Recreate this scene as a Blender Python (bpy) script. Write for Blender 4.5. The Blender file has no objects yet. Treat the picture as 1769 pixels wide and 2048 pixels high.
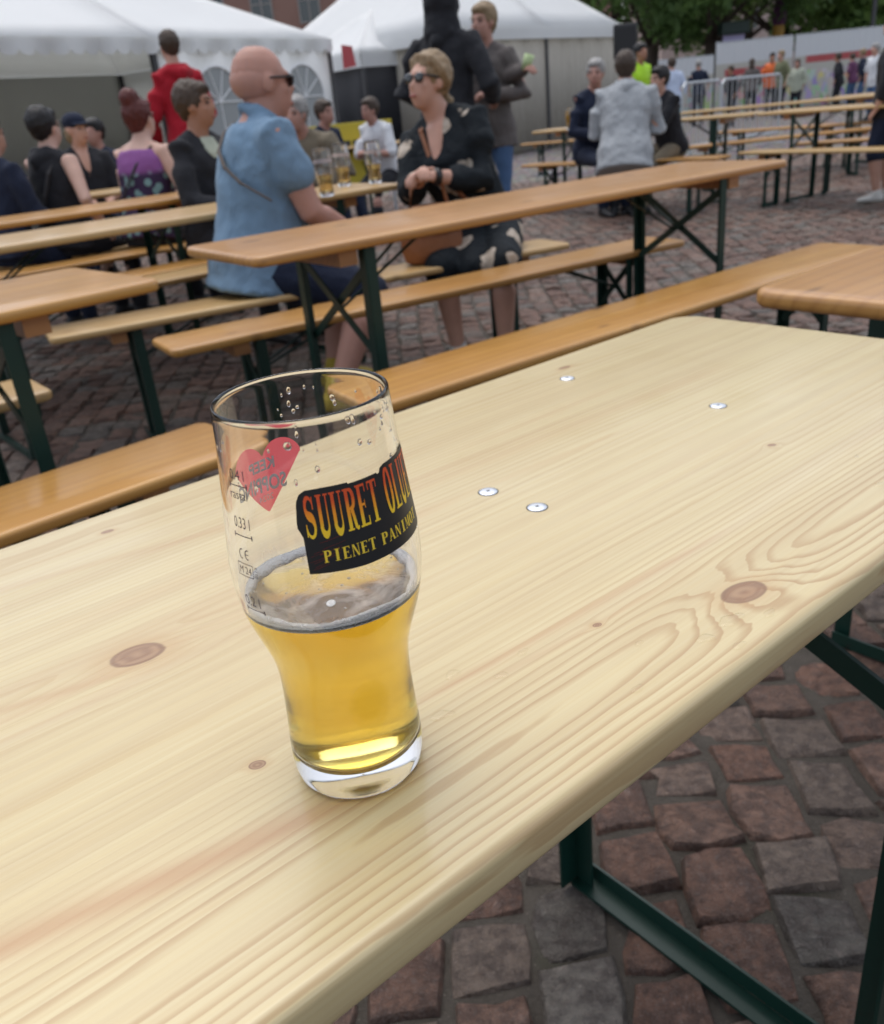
import bpy, bmesh, math, random
import numpy as np
from mathutils import Vector, Matrix
random.seed(7); rng = np.random.default_rng(7)
R = math.radians
SC = bpy.context.scene
COL = SC.collection
# ------------------------------------------------------------------ camera
CAM_H, PITCH, ROLL, FPX = 1.0541, 0.4310, -0.1013, 1740.0
IW, IH = 1769.0, 2048.0
_cp, _sp, _cr, _sr = math.cos(PITCH), math.sin(PITCH), math.cos(ROLL), math.sin(ROLL)
FW = Vector((0, _cp, -_sp)); _rt = Vector((1, 0, 0)); _up = Vector((0, _sp, _cp))
RT = _cr * _rt + _sr * _up; UP = -_sr * _rt + _cr * _up
CAMLOC = Vector((0, 0, CAM_H))
cd = bpy.data.cameras.new('camera'); cam = bpy.data.objects.new('camera', cd); COL.objects.link(cam)
m3 = Matrix((RT, UP, -FW)).transposed()
cam.matrix_world = Matrix.Translation(CAMLOC) @ m3.to_4x4()
cd.sensor_fit = 'HORIZONTAL'; cd.sensor_width = 36; cd.lens = 36 * FPX / IW
cd.clip_start = 0.02; cd.clip_end = 600
cd.dof.use_dof = True; cd.dof.focus_distance = 0.43; cd.dof.aperture_fstop = 16.5
SC.camera = cam
# ------------------------------------------------------------------ sky, sun, exposure
W = bpy.data.worlds.new('World'); SC.world = W; W.use_nodes = True
wn = W.node_tree; wn.nodes.clear()
sky = wn.nodes.new('ShaderNodeTexSky'); sky.sky_type = 'NISHITA'; sky.sun_disc = False
SUN_EL, SUN_AZ = R(74), R(335)
sky.sun_elevation = SUN_EL; sky.sun_rotation = SUN_AZ; sky.air_density = 1.0; sky.dust_density = 2.0; sky.ozone_density = 1.0
hs = wn.nodes.new('ShaderNodeHueSaturation'); hs.inputs['Saturation'].default_value = 0.45   # thin even cloud: nearly grey sky
bg = wn.nodes.new('ShaderNodeBackground'); bg.inputs['Strength'].default_value = 0.15
wo = wn.nodes.new('ShaderNodeOutputWorld')
wn.links.new(sky.outputs[0], hs.inputs['Color']); wn.links.new(hs.outputs[0], bg.inputs[0]); wn.links.new(bg.outputs[0], wo.inputs[0])
sl = bpy.data.lights.new('sun', 'SUN'); sl.energy = 0.9; sl.angle = R(65); sl.color = (1, 0.96, 0.9)
so = bpy.data.objects.new('sun', sl); COL.objects.link(so)
_sd = Vector((math.sin(SUN_AZ) * math.cos(SUN_EL), math.cos(SUN_AZ) * math.cos(SUN_EL), math.sin(SUN_EL)))
so.rotation_euler = _sd.to_track_quat('Z', 'Y').to_euler(); so.location = _sd * 50
SC.view_settings.view_transform = 'Standard'; SC.view_settings.look = 'None'
SC.view_settings.exposure = 0.57; SC.view_settings.gamma = 1; SC.view_settings.use_curve_mapping = False
SC.render.engine = 'CYCLES'
SC.cycles.use_denoising = True; SC.cycles.max_bounces = 14; SC.cycles.transmission_bounces = 14; SC.cycles.transparent_max_bounces = 12
SC.cycles.volume_bounces = 3; SC.cycles.caustics_refractive = True; SC.cycles.caustics_reflective = False; SC.cycles.sample_clamp_indirect = 6
# ------------------------------------------------------------------ pixel helpers
def ray(px, py):
    a = (px - IW / 2) / FPX; b = (py - IH / 2) / FPX
    return FW + a * RT - b * UP
def onz(px, py, z):
    d = ray(px, py); return CAMLOC + d * ((z - CAM_H) / d.z)
def ony(px, py, y):
    d = ray(px, py); return CAMLOC + d * (y / d.y)
def proj(P):
    d = Vector(P) - CAMLOC; z = d.dot(FW)
    return IW / 2 + FPX * d.dot(RT) / z, IH / 2 - FPX * d.dot(UP) / z
ROW = 0.6606   # direction of the table rows
RU = Vector((math.cos(ROW), math.sin(ROW), 0)); RV = Vector((-math.sin(ROW), math.cos(ROW), 0))
def st(s, t, z=0): return RU * s + RV * t + Vector((0, 0, z))
# ------------------------------------------------------------------ node helper
class S:
    def __init__(s, nt, k): s.nt = nt; s.k = k
    def _m(a, op, b=None, c=None, clamp=False):
        n = a.nt.nodes.new('ShaderNodeMath'); n.operation = op; n.use_clamp = clamp
        for i, v in enumerate((a, b, c)):
            if v is None: continue
            if isinstance(v, S): a.nt.links.new(v.k, n.inputs[i])
            else: n.inputs[i].default_value = v
        return S(a.nt, n.outputs[0])
    def __add__(a, b): return a._m('ADD', b)
    __radd__ = __add__
    def __sub__(a, b): return a._m('SUBTRACT', b)
    def __rsub__(a, b): return (a * -1) + b
    def __mul__(a, b): return a._m('MULTIPLY', b)
    __rmul__ = __mul__
    def __truediv__(a, b): return a._m('DIVIDE', b)
    def __pow__(a, b): return a._m('POWER', b)
    def floor(a): return a._m('FLOOR')
    def fract(a): return a._m('FRACT')
    def sqrt(a): return a._m('SQRT')
    def exp(a): return a._m('EXPONENT')
    def abs(a): return a._m('ABSOLUTE')
    def sin(a): return a._m('SINE')
    def lt(a, b): return a._m('LESS_THAN', b)
    def gt(a, b): return a._m('GREATER_THAN', b)
    def mx(a, b): return a._m('MAXIMUM', b)
    def mn(a, b): return a._m('MINIMUM', b)
    def step(a, lo, hi):
        n = a.nt.nodes.new('ShaderNodeMapRange'); n.interpolation_type = 'SMOOTHSTEP'
        a.nt.links.new(a.k, n.inputs[0]); n.inputs[1].default_value = lo; n.inputs[2].default_value = hi
        return S(a.nt, n.outputs[0])
class M:
    """a procedural material"""
    def __init__(s, name, color=(.5, .5, .5), rough=.6, **kw):
        s.m = bpy.data.materials.new(name); s.m.use_nodes = True; s.nt = s.m.node_tree
        s.b = s.nt.nodes['Principled BSDF']; s.set(color=color, rough=rough, **kw)
    def new(s, t): return s.nt.nodes.new('ShaderNode' + t)
    def put(s, inp, v):
        i = s.b.inputs[inp] if isinstance(inp, str) else inp
        if isinstance(v, S): s.nt.links.new(v.k, i)
        elif isinstance(v, (tuple, list)): i.default_value = (*v, 1) if len(v) == 3 and i.type == 'RGBA' else v
        else: i.default_value = v
    def set(s, color=None, rough=None, metal=None, coat=None, coat_rough=None, spec=None, trans=None, ior=None, sheen=None, emit=None, estr=None, sss=None, alpha=None):
        for k, v in (('Base Color', color), ('Roughness', rough), ('Metallic', metal), ('Coat Weight', coat), ('Coat Roughness', coat_rough), ('Specular IOR Level', spec), ('Transmission Weight', trans), ('IOR', ior), ('Sheen Weight', sheen), ('Emission Color', emit), ('Emission Strength', estr), ('Subsurface Weight', sss), ('Alpha', alpha)):
            if v is not None: s.put(k, v)
        return s
    def xyz(s, what='Object'):
        n = s.new('TexCoord'); x = s.new('SeparateXYZ'); s.nt.links.new(n.outputs[what], x.inputs[0])
        return [S(s.nt, o) for o in x.outputs]
    def comb(s, x, y, z):
        n = s.new('CombineXYZ')
        for i, v in enumerate((x, y, z)): s.put(n.inputs[i], v)
        return S(s.nt, n.outputs[0])
    def coord(s, what='Object', scale=(1, 1, 1)):
        x, y, z = s.xyz(what); return s.comb(x * scale[0], y * scale[1], z * scale[2])
    def noise(s, v, scale=5, detail=3, rough=.5, dist=0, dim='3D'):
        n = s.new('TexNoise'); n.noise_dimensions = dim
        if v is not None: s.nt.links.new(v.k, n.inputs['Vector'] if dim != '1D' else n.inputs['W'])
        n.inputs['Scale'].default_value = scale; n.inputs['Detail'].default_value = detail; n.inputs['Roughness'].default_value = rough; n.inputs['Distortion'].default_value = dist
        return S(s.nt, n.outputs[0])
    def voro(s, v, scale=5, feature='F1', out=0):
        n = s.new('TexVoronoi'); n.feature = feature; s.nt.links.new(v.k, n.inputs['Vector']); n.inputs['Scale'].default_value = scale
        return S(s.nt, n.outputs[out])
    def rand(s, v):
        n = s.new('TexWhiteNoise'); n.noise_dimensions = '1D'; s.nt.links.new(v.k, n.inputs['W']); return S(s.nt, n.outputs[0])
    def objrand(s): return S(s.nt, s.new('ObjectInfo').outputs['Random'])
    def attr(s, name, out=0):
        n = s.new('Attribute'); n.attribute_name = name; return S(s.nt, n.outputs[out])
    def mix(s, f, a, b):
        n = s.new('Mix'); n.data_type = 'RGBA'
        for i, v in ((n.inputs[0], f), (n.inputs[6], a), (n.inputs[7], b)): s.put(i, v)
        return S(s.nt, n.outputs[2])
    def bump(s, hgt, strength=.3, dist=.002):
        n = s.new('Bump'); s.put(n.inputs['Height'], hgt); n.inputs['Strength'].default_value = strength; n.inputs['Distance'].default_value = dist
        s.nt.links.new(n.outputs[0], s.b.inputs['Normal']); return s
# ------------------------------------------------------------------ mesh helpers
def tag(o, label=None, cat=None, group=None, kind=None):
    for k, v in (('label', label), ('category', cat), ('group', group), ('kind', kind)):
        if v: o[k] = v
    return o
def empty(name, loc=(0, 0, 0), rz=0, label=None, cat=None, group=None):
    o = bpy.data.objects.new(name, None); o.empty_display_size = .1; COL.objects.link(o)
    o.location = loc; o.rotation_euler = (0, 0, rz); return tag(o, label, cat, group)
def link(name, me, mat=None, parent=None, loc=None, rz=None):
    o = bpy.data.objects.new(name, me); COL.objects.link(o)
    if mat is not None and len(me.materials) == 0: me.materials.append(mat.m if isinstance(mat, M) else mat)
    if parent is not None: o.parent = parent
    if loc is not None: o.location = loc
    if rz is not None: o.rotation_euler = (0, 0, rz)
    return o
def mesh(bm, name='m', smooth=False):
    me = bpy.data.meshes.new(name)
    bmesh.ops.recalc_face_normals(bm, faces=bm.faces)
    bm.to_mesh(me); bm.free()
    if smooth: me.shade_smooth()
    return me
def obj(name, bm, mat, parent=None, smooth=False, loc=None, rz=None): return link(name, mesh(bm, name, smooth), mat, parent, loc, rz)
def BM(): return bmesh.new()
def box(bm, lo, hi, mtx=None):
    vs = [bm.verts.new((x, y, z)) for z in (lo[2], hi[2]) for y in (lo[1], hi[1]) for x in (lo[0], hi[0])]
    for f in ((0, 2, 3, 1), (4, 5, 7, 6), (0, 1, 5, 4), (2, 6, 7, 3), (0, 4, 6, 2), (1, 3, 7, 5)): bm.faces.new([vs[i] for i in f])
    if mtx is not None: bmesh.ops.transform(bm, matrix=mtx, verts=vs)
    return vs
def basis(d):
    d = Vector(d).normalized(); a = Vector((0, 0, 1)) if abs(d.z) < .9 else Vector((1, 0, 0))
    x = a.cross(d).normalized(); return x, d.cross(x), d
def bar(bm, a, b, w, t, side=None):
    """rectangular bar from a to b"""
    a = Vector(a); b = Vector(b); x, y, d = basis(b - a)
    if side is not None:
        x = Vector(side); x = (x - d * x.dot(d)).normalized(); y = d.cross(x)
    box(bm, (-w / 2, -t / 2, 0), (w / 2, t / 2, (b - a).length), Matrix.Translation(a) @ Matrix((x, y, d)).transposed().to_4x4())
def rings(bm, rs, cap=True):
    """loft a list of vertex loops"""
    vv = [[bm.verts.new(p) for p in r] for r in rs]; n = len(vv[0])
    for a, b in zip(vv, vv[1:]):
        for i in range(n): bm.faces.new((a[i], a[(i + 1) % n], b[(i + 1) % n], b[i]))
    if cap: bm.faces.new(vv[0][::-1]); bm.faces.new(vv[-1])
    return vv
def ell(c, A, B, n=12): return [Vector(c) + A * math.cos(2 * math.pi * i / n) + B * math.sin(2 * math.pi * i / n) for i in range(n)]
def limb(bm, pts, rad, n=12, flat=1.0, side=None):
    """tapered round limb through points, domed ends"""
    P = [Vector(p) for p in pts]; out = []
    for i, p in enumerate(P):
        d = (P[min(i + 1, len(P) - 1)] - P[max(i - 1, 0)]).normalized()
        x, y, d = basis(d)
        if side is not None: x = (side - d * side.dot(d)).normalized(); y = d.cross(x)
        r = rad[i]
        if i == 0: out += [ell(p - d * r * q, x * r * w, y * r * w * flat, n) for q, w in ((.92, .38), (.7, .71), (.38, .92))]
        out.append(ell(p, x * r, y * r * flat, n))
        if i == len(P) - 1: out += [ell(p + d * r * q, x * r * w, y * r * w * flat, n) for q, w in ((.38, .92), (.7, .71), (.92, .38))]
    rings(bm, out)
def ball(bm, c, r, fr=None, n=14, k=9):
    """ellipsoid with radii r along frame axes fr"""
    fr = fr or (Vector((1, 0, 0)), Vector((0, 1, 0)), Vector((0, 0, 1)))
    out = []
    for j in range(1, k):
        a = math.pi * j / k - math.pi / 2
        out.append(ell(Vector(c) + fr[2] * r[2] * math.sin(a), fr[0] * r[0] * math.cos(a), fr[1] * r[1] * math.cos(a), n))
    rings(bm, out)
def lathe(bm, prof, n=64, closed=False):
    vv = [[bm.verts.new((r * math.cos(2 * math.pi * i / n), r * math.sin(2 * math.pi * i / n), z)) for i in range(n)] for r, z in prof]
    m = len(vv)
    for j in range(m if closed else m - 1):
        a, b = vv[j], vv[(j + 1) % m]
        for i in range(n): bm.faces.new((a[i], a[(i + 1) % n], b[(i + 1) % n], b[i]))
    return vv
def rrect(L, Wd, rad, n=6):
    """rounded rectangle outline, centred"""
    out = []
    for cx, cy, a0 in ((L / 2 - rad, Wd / 2 - rad, 0), (-L / 2 + rad, Wd / 2 - rad, 90), (-L / 2 + rad, -Wd / 2 + rad, 180), (L / 2 - rad, -Wd / 2 + rad, 270)):
        for i in range(n + 1):
            a = R(a0 + 90 * i / n); out.append((cx + rad * math.cos(a), cy + rad * math.sin(a), math.cos(a), math.sin(a)))
    return out
def slab(bm, L, Wd, z0, z1, rad=.03, edge=.009, n=6, en=4):
    """plank with rounded corners and rolled edges"""
    o = rrect(L, Wd, rad, n); rs = []
    prof = [(edge * (1 - math.sin(math.pi / 2 * i / en)), z0 + edge * (1 - math.cos(math.pi / 2 * i / en))) for i in range(en + 1)]
    prof += [(edge * (1 - math.cos(math.pi / 2 * i / en)), z1 - edge * (1 - math.sin(math.pi / 2 * i / en))) for i in range(en + 1)]
    for ins, z in prof: rs.append([(x - cx * ins, y - cy * ins, z) for x, y, cx, cy in o])
    rings(bm, rs)
# ------------------------------------------------------------------ materials
def see_through(m, amt, c):
    nt = m.nt; tr = nt.nodes.new('ShaderNodeBsdfTranslucent'); tr.inputs[0].default_value = (*c, 1); mx = nt.nodes.new('ShaderNodeMixShader'); mx.inputs[0].default_value = amt
    out = nt.nodes['Material Output']; nt.links.new(m.b.outputs[0], mx.inputs[1]); nt.links.new(tr.outputs[0], mx.inputs[2]); nt.links.new(mx.outputs[0], out.inputs['Surface'])
def cloth(name, c, rough=.85, var=.25, scale=60, fold=.5):
    m = M(name, c, rough, spec=.25, sheen=.05); v = m.coord()
    n = m.noise(v, 6, 4, .6, .6); m.put('Base Color', m.mix(n, tuple(x * (1 - var) for x in c), tuple(min(1, x * (1 + var)) for x in c)))
    wv = m.noise(m.coord(scale=(1, 1, .5)), 9, 3, .55, 1.5)
    return m.bump(wv + m.noise(v, scale * 6, 2) * .02, fold, .03)
def skin(name, c):
    m = M(name, c, .5, spec=.35, sss=.12); m.b.inputs['Subsurface Radius'].default_value = (.01, .004, .002)
    n = m.noise(m.coord(), 14, 4); m.put('Base Color', m.mix(n, tuple(x * .82 for x in c), (min(1, c[0] * 1.12), c[1] * 1.08, c[2] * 1.08)))
    return m.bump(m.noise(m.coord(), 180, 2), .15, .002)
def hairm(name, c):
    m = M(name, c, .5, spec=.4); n = m.noise(m.coord(scale=(1, 1, .25)), 90, 3)
    m.put('Base Color', m.mix(n, tuple(x * .5 for x in c), tuple(min(1, x * 1.5) for x in c)))
    return m.bump(n, .7, .01)
def honey(name, a, b, dark):
    """old varnished spruce of the hired tables and benches; grain runs along local x"""
    m = M(name, a, .38, coat=.42, coat_rough=.18); x, y, z = m.xyz(); o = m.objrand()
    bi = ((y + .31) / .125 + o * 7).floor(); br = m.rand(bi + o * 31)
    v = m.comb(x * .9 + br * 9, y * 9 + br * 5, z * 9); n = m.noise(v, 2.2, 5, .6, .5)
    ring = ((y * 1. + z * .7 + m.noise(m.comb(x * .6, y * 2.5, br * 11), 1.6, 2) * .09) * 190).sin() * .5 + .5
    c = m.mix(n.step(.3, .75), a, b); c = m.mix((ring ** 3) * .32, c, dark); c = m.mix(br * .35, c, tuple(q * .72 for q in a))
    vk = m.voro(m.comb(x * 3.1 + o * 20, y * 9, z), 1.0); c = m.mix((1 - vk.step(.05, .13)) * .8, c, tuple(q * .35 for q in dark))
    wear = m.noise(m.coord(), 5, 5, .7, 1).step(.6, .8); c = m.mix(wear * .25, c, (.6, .42, .22))
    m.put('Base Color', c); m.put('Roughness', .3 + m.noise(m.coord(), 14, 3) * .25)
    return m.bump(ring * .2 + n * .5, .12, .002)
HONEY = honey('varnished_spruce_honey', (.48, .235, .05), (.58, .31, .075), (.28, .105, .02))
HONEY2 = honey('varnished_spruce_red', (.45, .215, .056), (.54, .28, .08), (.25, .09, .02))
HONEY3 = honey('varnished_spruce_pale', (.53, .34, .135), (.61, .41, .18), (.34, .17, .055))
BATTEN = honey('batten_wood', (.36, .17, .06), (.43, .21, .08), (.2, .08, .025))
GREEN = M('green_enamel_steel', (.006, .034, .024), .4, spec=.45)
_n = GREEN.noise(GREEN.coord(), 30, 5, .7); GREEN.put('Base Color', GREEN.mix(_n.step(.62, .72), (.005, .03, .022), (.015, .017, .014))); GREEN.bump(_n, .25, .002)
STEEL = M('zinc_steel', (.78, .80, .84), .45, metal=1); STEEL.bump(STEEL.noise(STEEL.coord(), 900, 3), .2, .0004)
GALV = M('galvanised_steel', (.5, .52, .54), .45, metal=.7)
BLACK = M('black_plastic', (.012, .012, .014), .35)
LENS = M('dark_lens', (.008, .008, .01), .06, coat=.5)
# pale new pine of the near table ---------------------------------------------------
T0_SC, T0_TC, T0_L, T0_W = 1.0144 - 1.1, .2097 + .2558, 2.2, .5116
def pine():
    m = M('fresh_pine', (.7, .55, .33), .42, coat=.45, coat_rough=.15); x, y, z = m.xyz()
    bw = .128; bi = ((y + .256) / bw).floor(); br = m.rand(bi * 3.7 + 1.3); br2 = m.rand(bi * 5.1 + 8.2)
    yl = y - (bi + .5) * bw + .256                                   # -bw/2..bw/2 inside the board
    # knots: (s, t, half length, half width, bulge of the annual rings)
    KN = [(.1257, .4782, .0165, .0125, 1.6), (.1284, .3338, .0042, .0035, .9), (.4212, .2497, .016, .0095, 5.), (.6465, .3661, .0035, .003, 1.2), (.3346, .2925, .003, .0022, .7), (.7293, .6792, .008, .0035, .6), (.1818, .6767, .005, .003, .6), (-.12, .40, .01, .008, 1.5)]
    low = m.noise(m.comb(x * .55 + br * 13, yl * 3, br2 * 7), 1.7, 2, .5) - .5
    mid = m.noise(m.comb(x * 3 + br * 7, y * 30, z * 30), 1.5, 3, .5) - .5
    wob = m.noise(m.comb(x * 14, y * 60, z * 60), 1.5, 2, .5) - .5
    yc = (br - .5) * .14; zc = -.02 - br2 * .07
    edge = 1 - (y + .256).step(.035, .13)                              # wide-ringed board at the near edge
    rr = ((yl - yc) * (yl - yc) + (z * 1.2 - zc - .03) * (z * 1.2 - zc - .03)).sqrt()
    rings_ = rr / .0056 + low * 4 + mid * .9 + wob * .35
    kd = None; swirl = None
    for s_, t_, a, b, amp in KN:
        kx = x - (s_ - T0_SC); ky = y - (t_ - T0_TC); kx = kx + ky * .25
        d2 = (kx / a) * (kx / a) + (ky / b) * (ky / b)
        rings_ = rings_ + (d2 * -.16)._m('EXPONENT') * (amp * .8) + ((kx / (a * 6)) * (kx / (a * 6)) * -1 + (ky / (b * 2.)) * (ky / (b * 2.)) * -1)._m('EXPONENT') * (amp * .25)
        sw = (d2 * -.10)._m('EXPONENT') * min(1, amp / 4); swirl = sw if swirl is None else swirl.mx(sw)
        dd = d2.sqrt() + mid * .5
        kd = dd if kd is None else kd.mn(dd)
    rings_ = rings_ + swirl * (wob * .9 + mid * 2.2)
    fr = rings_.fract()
    late = fr.step(.42, .88) * (1 - fr.step(.9, .98))
    fine = m.noise(m.comb(x * 4, y * 300, z * 300), 1, 4, .65).step(.28, .72)
    fine2 = m.noise(m.comb(x * 1.6, y * 95, z * 95), 1, 3, .6)
    ray_ = m.noise(m.comb(x * 28, y * 520, z * 60), 1, 2, .5).step(.62, .8)
    base = m.mix(br, (.625, .502, .272), (.575, .445, .222)); base = m.mix(fine * .6, base, (.66, .57, .345))
    base = m.mix(fine2.step(.35, .75) * .5, base, (.50, .375, .205))
    strength = m.noise(m.comb(x * .6 + br * 9, y * 18, 0), 1.4, 2, .5).step(.42, .72)
    c = m.mix(late * ((strength * .22 + .07) + edge * .42 + swirl * .10), base, (.36, .19, .075))
    pink = m.noise(m.comb(x * 1.1 + 3, y * 22 + low * 1.3, br * 3), 1, 4, .55).step(.56, .72)
    c = m.mix(pink * .48, c, (.48, .285, .14))
    sx = x + T0_SC; tx = y + T0_TC
    for s0, t1_, sl_, w_, sa, sb, am in ((.0, .3131, -.217, .0075, -.3, .15, .75), (.2185, .3126, -.03, .0035, .20, .46, .6), (.2185, .3000, -.05, .0022, .24, .40, .35), (.0468, .4847, -.25, .004, -.1, .11, .4), (.0888, .6414, -.24, .006, -.1, .35, .3), (.2, .545, -.02, .009, .1, .8, .25)):
        dv = (tx - t1_ - (sx - s0) * sl_ + mid * .012 + wob * .003) / w_; win = sx.step(sa - .03, sa + .05) * (1 - sx.step(sb - .03, sb + .06))
        c = m.mix((dv * dv * -1)._m('EXPONENT') * win * am, c, (.46, .26, .12))
    pale = m.noise(m.comb(x * .9 + 7, y * 20 + low * 2, br2 * 3), 1, 2, .5).step(.58, .8); c = m.mix(pale * .4, c, (.70, .60, .41))
    blot = m.noise(m.comb(x * 5, y * 8, 0), 1.2, 4, .6).step(.4, .75); c = m.mix(blot * .18, c, (.52, .37, .19))
    c = m.mix(ray_ * .12, c, (.4, .25, .12))
    seam = 1 - (yl.abs() - bw / 2).abs().step(.0, .0009); c = m.mix(seam * .14, c, (.38, .24, .11))
    halo = (1 - kd.step(.95, 2.4)) * .4; c = m.mix(halo, c, (.50, .31, .14))
    kring = ((kd * 9 + mid * 9 + wob * 8).sin() * .5 + .5); kc = m.mix(kring * .6, (.25, .125, .06), (.42, .25, .13))
    rim = kd.step(.72, .92) * (1 - kd.step(.95, 1.06))
    c = m.mix((1 - kd.step(.82, 1.12)) * .88, c, kc); c = m.mix(rim * .6, c, (.19, .09, .04))
    spk = m.voro(m.comb(x, y, z), 46).step(.0, .035); sel = m.noise(m.coord(), 21, 1).gt(.69); c = m.mix((1 - spk) * sel * .7, c, (.16, .10, .06))
    m.put('Base Color', c); m.put('Roughness', .36 + late * .1 + fine * .08)
    wet = m.noise(m.coord(), 16, 3).step(.45, .7)
    m.put('Coat Roughness', .19 - wet * .09)
    return m.bump(late * -.5 + fine * .5 + fine2 * .3, .28, .0006)
PINE = pine()
# ------------------------------------------------------------------ beer tables and benches
_cache = {}
def shared(key, fn):
    if key not in _cache: _cache[key] = fn()
    return _cache[key]
def _lbar(a, b, w, t, in1, in2):
    """angle iron: two flanges at right angles"""
    bm = BM(); a = Vector(a); b = Vector(b); i1 = Vector(in1); i2 = Vector(in2)
    bar(bm, a + i1 * w / 2, b + i1 * w / 2, w, t, side=i1)
    bar(bm, a + i2 * (w / 2 + t * .5) + i1 * .0005, b + i2 * (w / 2 + t * .5) + i1 * .0005, w, t, side=i2)
    return mesh(bm, 'angle_iron')
def frame_parts(Wd, top, inset, L, key, brace, ys=0):
    """leg frames under a plank; returns (part name, mesh)"""
    out = []
    hw = Wd / 2 - .035
    for e in (-1, 1):
        xx = e * (L / 2 - inset)
        for sd in (-1, 1):
            out.append(('leg', shared((key, 'leg', e, sd), lambda: _lbar((xx, sd * hw, .006), (xx, sd * hw, top), .031, .004, (0, -sd, 0), (-e, 0, 0)))))
        def ft():
            bm = BM(); w = hw - .003
            bar(bm, (xx - e * .001, -w, .004), (xx - e * .001, w, .004), .030, .005, side=(1, 0, 0)); bar(bm, (xx + e * .0155, -w, .022), (xx + e * .0155, w, .018), .026, .004, side=(0, 0, 1))
            return mesh(bm, 'foot')
        out.append(('foot_bar', shared((key, 'foot', e), ft)))
        for q in (-1, 1):
            def cb():
                bm = BM(); bar(bm, (xx - e * (.006 + .006 * (q + 1)), -q * (hw - .012), top - .045), (xx - e * (.006 + .006 * (q + 1)), q * (hw - .012), top - brace), .024, .005, side=(0, 0, 1)); return mesh(bm, 'brace')
            out.append(('cross_brace', shared((key, 'brace', e, q), cb)))
        def rod():
            bm = BM(); zm = top - brace * .62
            for sd in (-1, 1): limb(bm, [(xx - e * .02, sd * .012, zm), (xx - e * .30, sd * .05, top - .012)], [.0045, .0045], 6)
            limb(bm, [(xx - e * .30, -.055, top - .012), (xx - e * .30, .055, top - .012)], [.0045, .0045], 6)
            return mesh(bm, 'rod')
        out.append(('support_rod', shared((key, 'rod', e), rod)))
        def bt():
            bm = BM(); x0 = xx + e * .0185; slabm = Matrix.Translation((x0 + e * .03, 0, 0)); box(bm, (-.028, -Wd / 2 + .04, top - .042), (.028, Wd / 2 - .04, top - .0006), slabm); return mesh(bm, 'batten')
        out.append(('batten', shared((key, 'batten', e), bt)))
    return out
def furniture(kind, label, loc, ang, wood, group=None, L=2.2, Wd=None, topz=None, legs=True):
    tb = kind == 'beer_table'
    Wd = Wd or (.5 if tb else .25); topz = topz or (.77 if tb else .47); th = .027
    loc = Vector((loc[0], loc[1], 0))
    t = empty(kind, loc, ang, label, 'table' if tb else 'bench', group)
    k = (kind, L, Wd, topz)
    def top():
        bm = BM(); slab(bm, L, Wd, topz - th, topz, .035 if tb else .03, .010); return mesh(bm, 'plank', True)
    me = shared((k, 'top', id(wood)), top)
    link('tabletop' if tb else 'seat', me, wood, t)
    if legs:
        for nm, mm in frame_parts(Wd, topz - th, .33 if tb else .28, L, k, .30 if tb else .2):
            link(nm, mm, BATTEN if nm == 'batten' else GREEN, t)
    return t
def table(label, s, t, wood=HONEY, ang=0, **k):      # s,t = centre along / across the rows
    p = st(s, t); return furniture('beer_table', label, p, ROW + ang, wood, 'long wooden beer tables', **k)
def bench(label, s, t, wood=HONEY, ang=0, **k):
    p = st(s, t); return furniture('beer_bench', label, p, ROW + ang, wood, 'wooden benches by the beer tables', **k)
# ------------------------------------------------------------------ ground and cobbles
GM = M('sandy_joint_dirt', (.05, .042, .034), .95)
_v = GM.coord(); _n = GM.noise(_v, 26, 5, .7); _moss = GM.noise(_v, 3.5, 4, .6).step(.56, .7)
_c = GM.mix(_n, (.04, .034, .028), (.11, .094, .077)); GM.put('Base Color', GM.mix(_moss * .5, _c, (.035, .042, .016))); GM.bump(GM.noise(_v, 160, 4, .7), .9, .006); _sp = GM.voro(_v, 150).step(.0, .28); _ss = GM.noise(_v, 60, 2).step(.55, .6); GM.put('Base Color', GM.mix((1 - _sp) * _ss * .8, GM.mix(_moss * .5, _c, (.035, .042, .016)), (.24, .21, .18)))
FARG = M('far_cobbles', (.15, .12, .11), .8)
_v = FARG.coord(); _ce = FARG.voro(_v, 9.5, 'DISTANCE_TO_EDGE'); _cc = FARG.voro(_v, 9.5, 'F1', 1)
_x = FARG.noise(_v, .8, 4); _b = FARG.mix(_x, (.17, .145, .135), (.23, .21, .20)); _b = FARG.mix(.25, _b, _cc); FARG.put('Base Color', FARG.mix(1 - _ce.step(.02, .09), FARG.mix(.55, _b, (.155, .125, .115)), (.04, .034, .03))); FARG.bump(_ce.step(0, .15), .8, .02)
STONE = M('granite_cobble', (.2, .15, .13), .62, spec=.45)
_c1 = STONE.attr('tint'); _v = STONE.coord()
_n = STONE.noise(_v, 30, 6, .7); _g = STONE.noise(_v, 260, 3, .7)
_c = STONE.mix(_n.step(.38, .62) * .62, _c1, (.060, .042, .037)); _n2 = STONE.noise(_v, 62, 5, .75, .6); _c = STONE.mix(_n2.step(.55, .68) * .5, _c, (.26, .21, .185)); _c = STONE.mix((1 - _n2.step(.30, .42)) * .7, _c, (.035, .026, .024)); _c = STONE.mix(_g.step(.52, .7) * .4, _c, (.30, .26, .24)); _st = STONE.noise(_v, 9, 4, .6, 1).step(.6, .74); _c = STONE.mix(_st * .4, _c, (.12, .055, .03))  # mottled stone; dark pits put into the colour to strengthen weak relief shading
STONE.put('Base Color', _c); STONE.put('Roughness', .28 + _n * .3); STONE.bump(_n * 1.0 + _g * .3 + _n2 * 1.2, 1.0, .016)
bm = BM(); box(bm, (-140, -60, -.4), (140, 260, -.010)); ground = tag(obj('ground', bm, GM), kind='structure')
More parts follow.
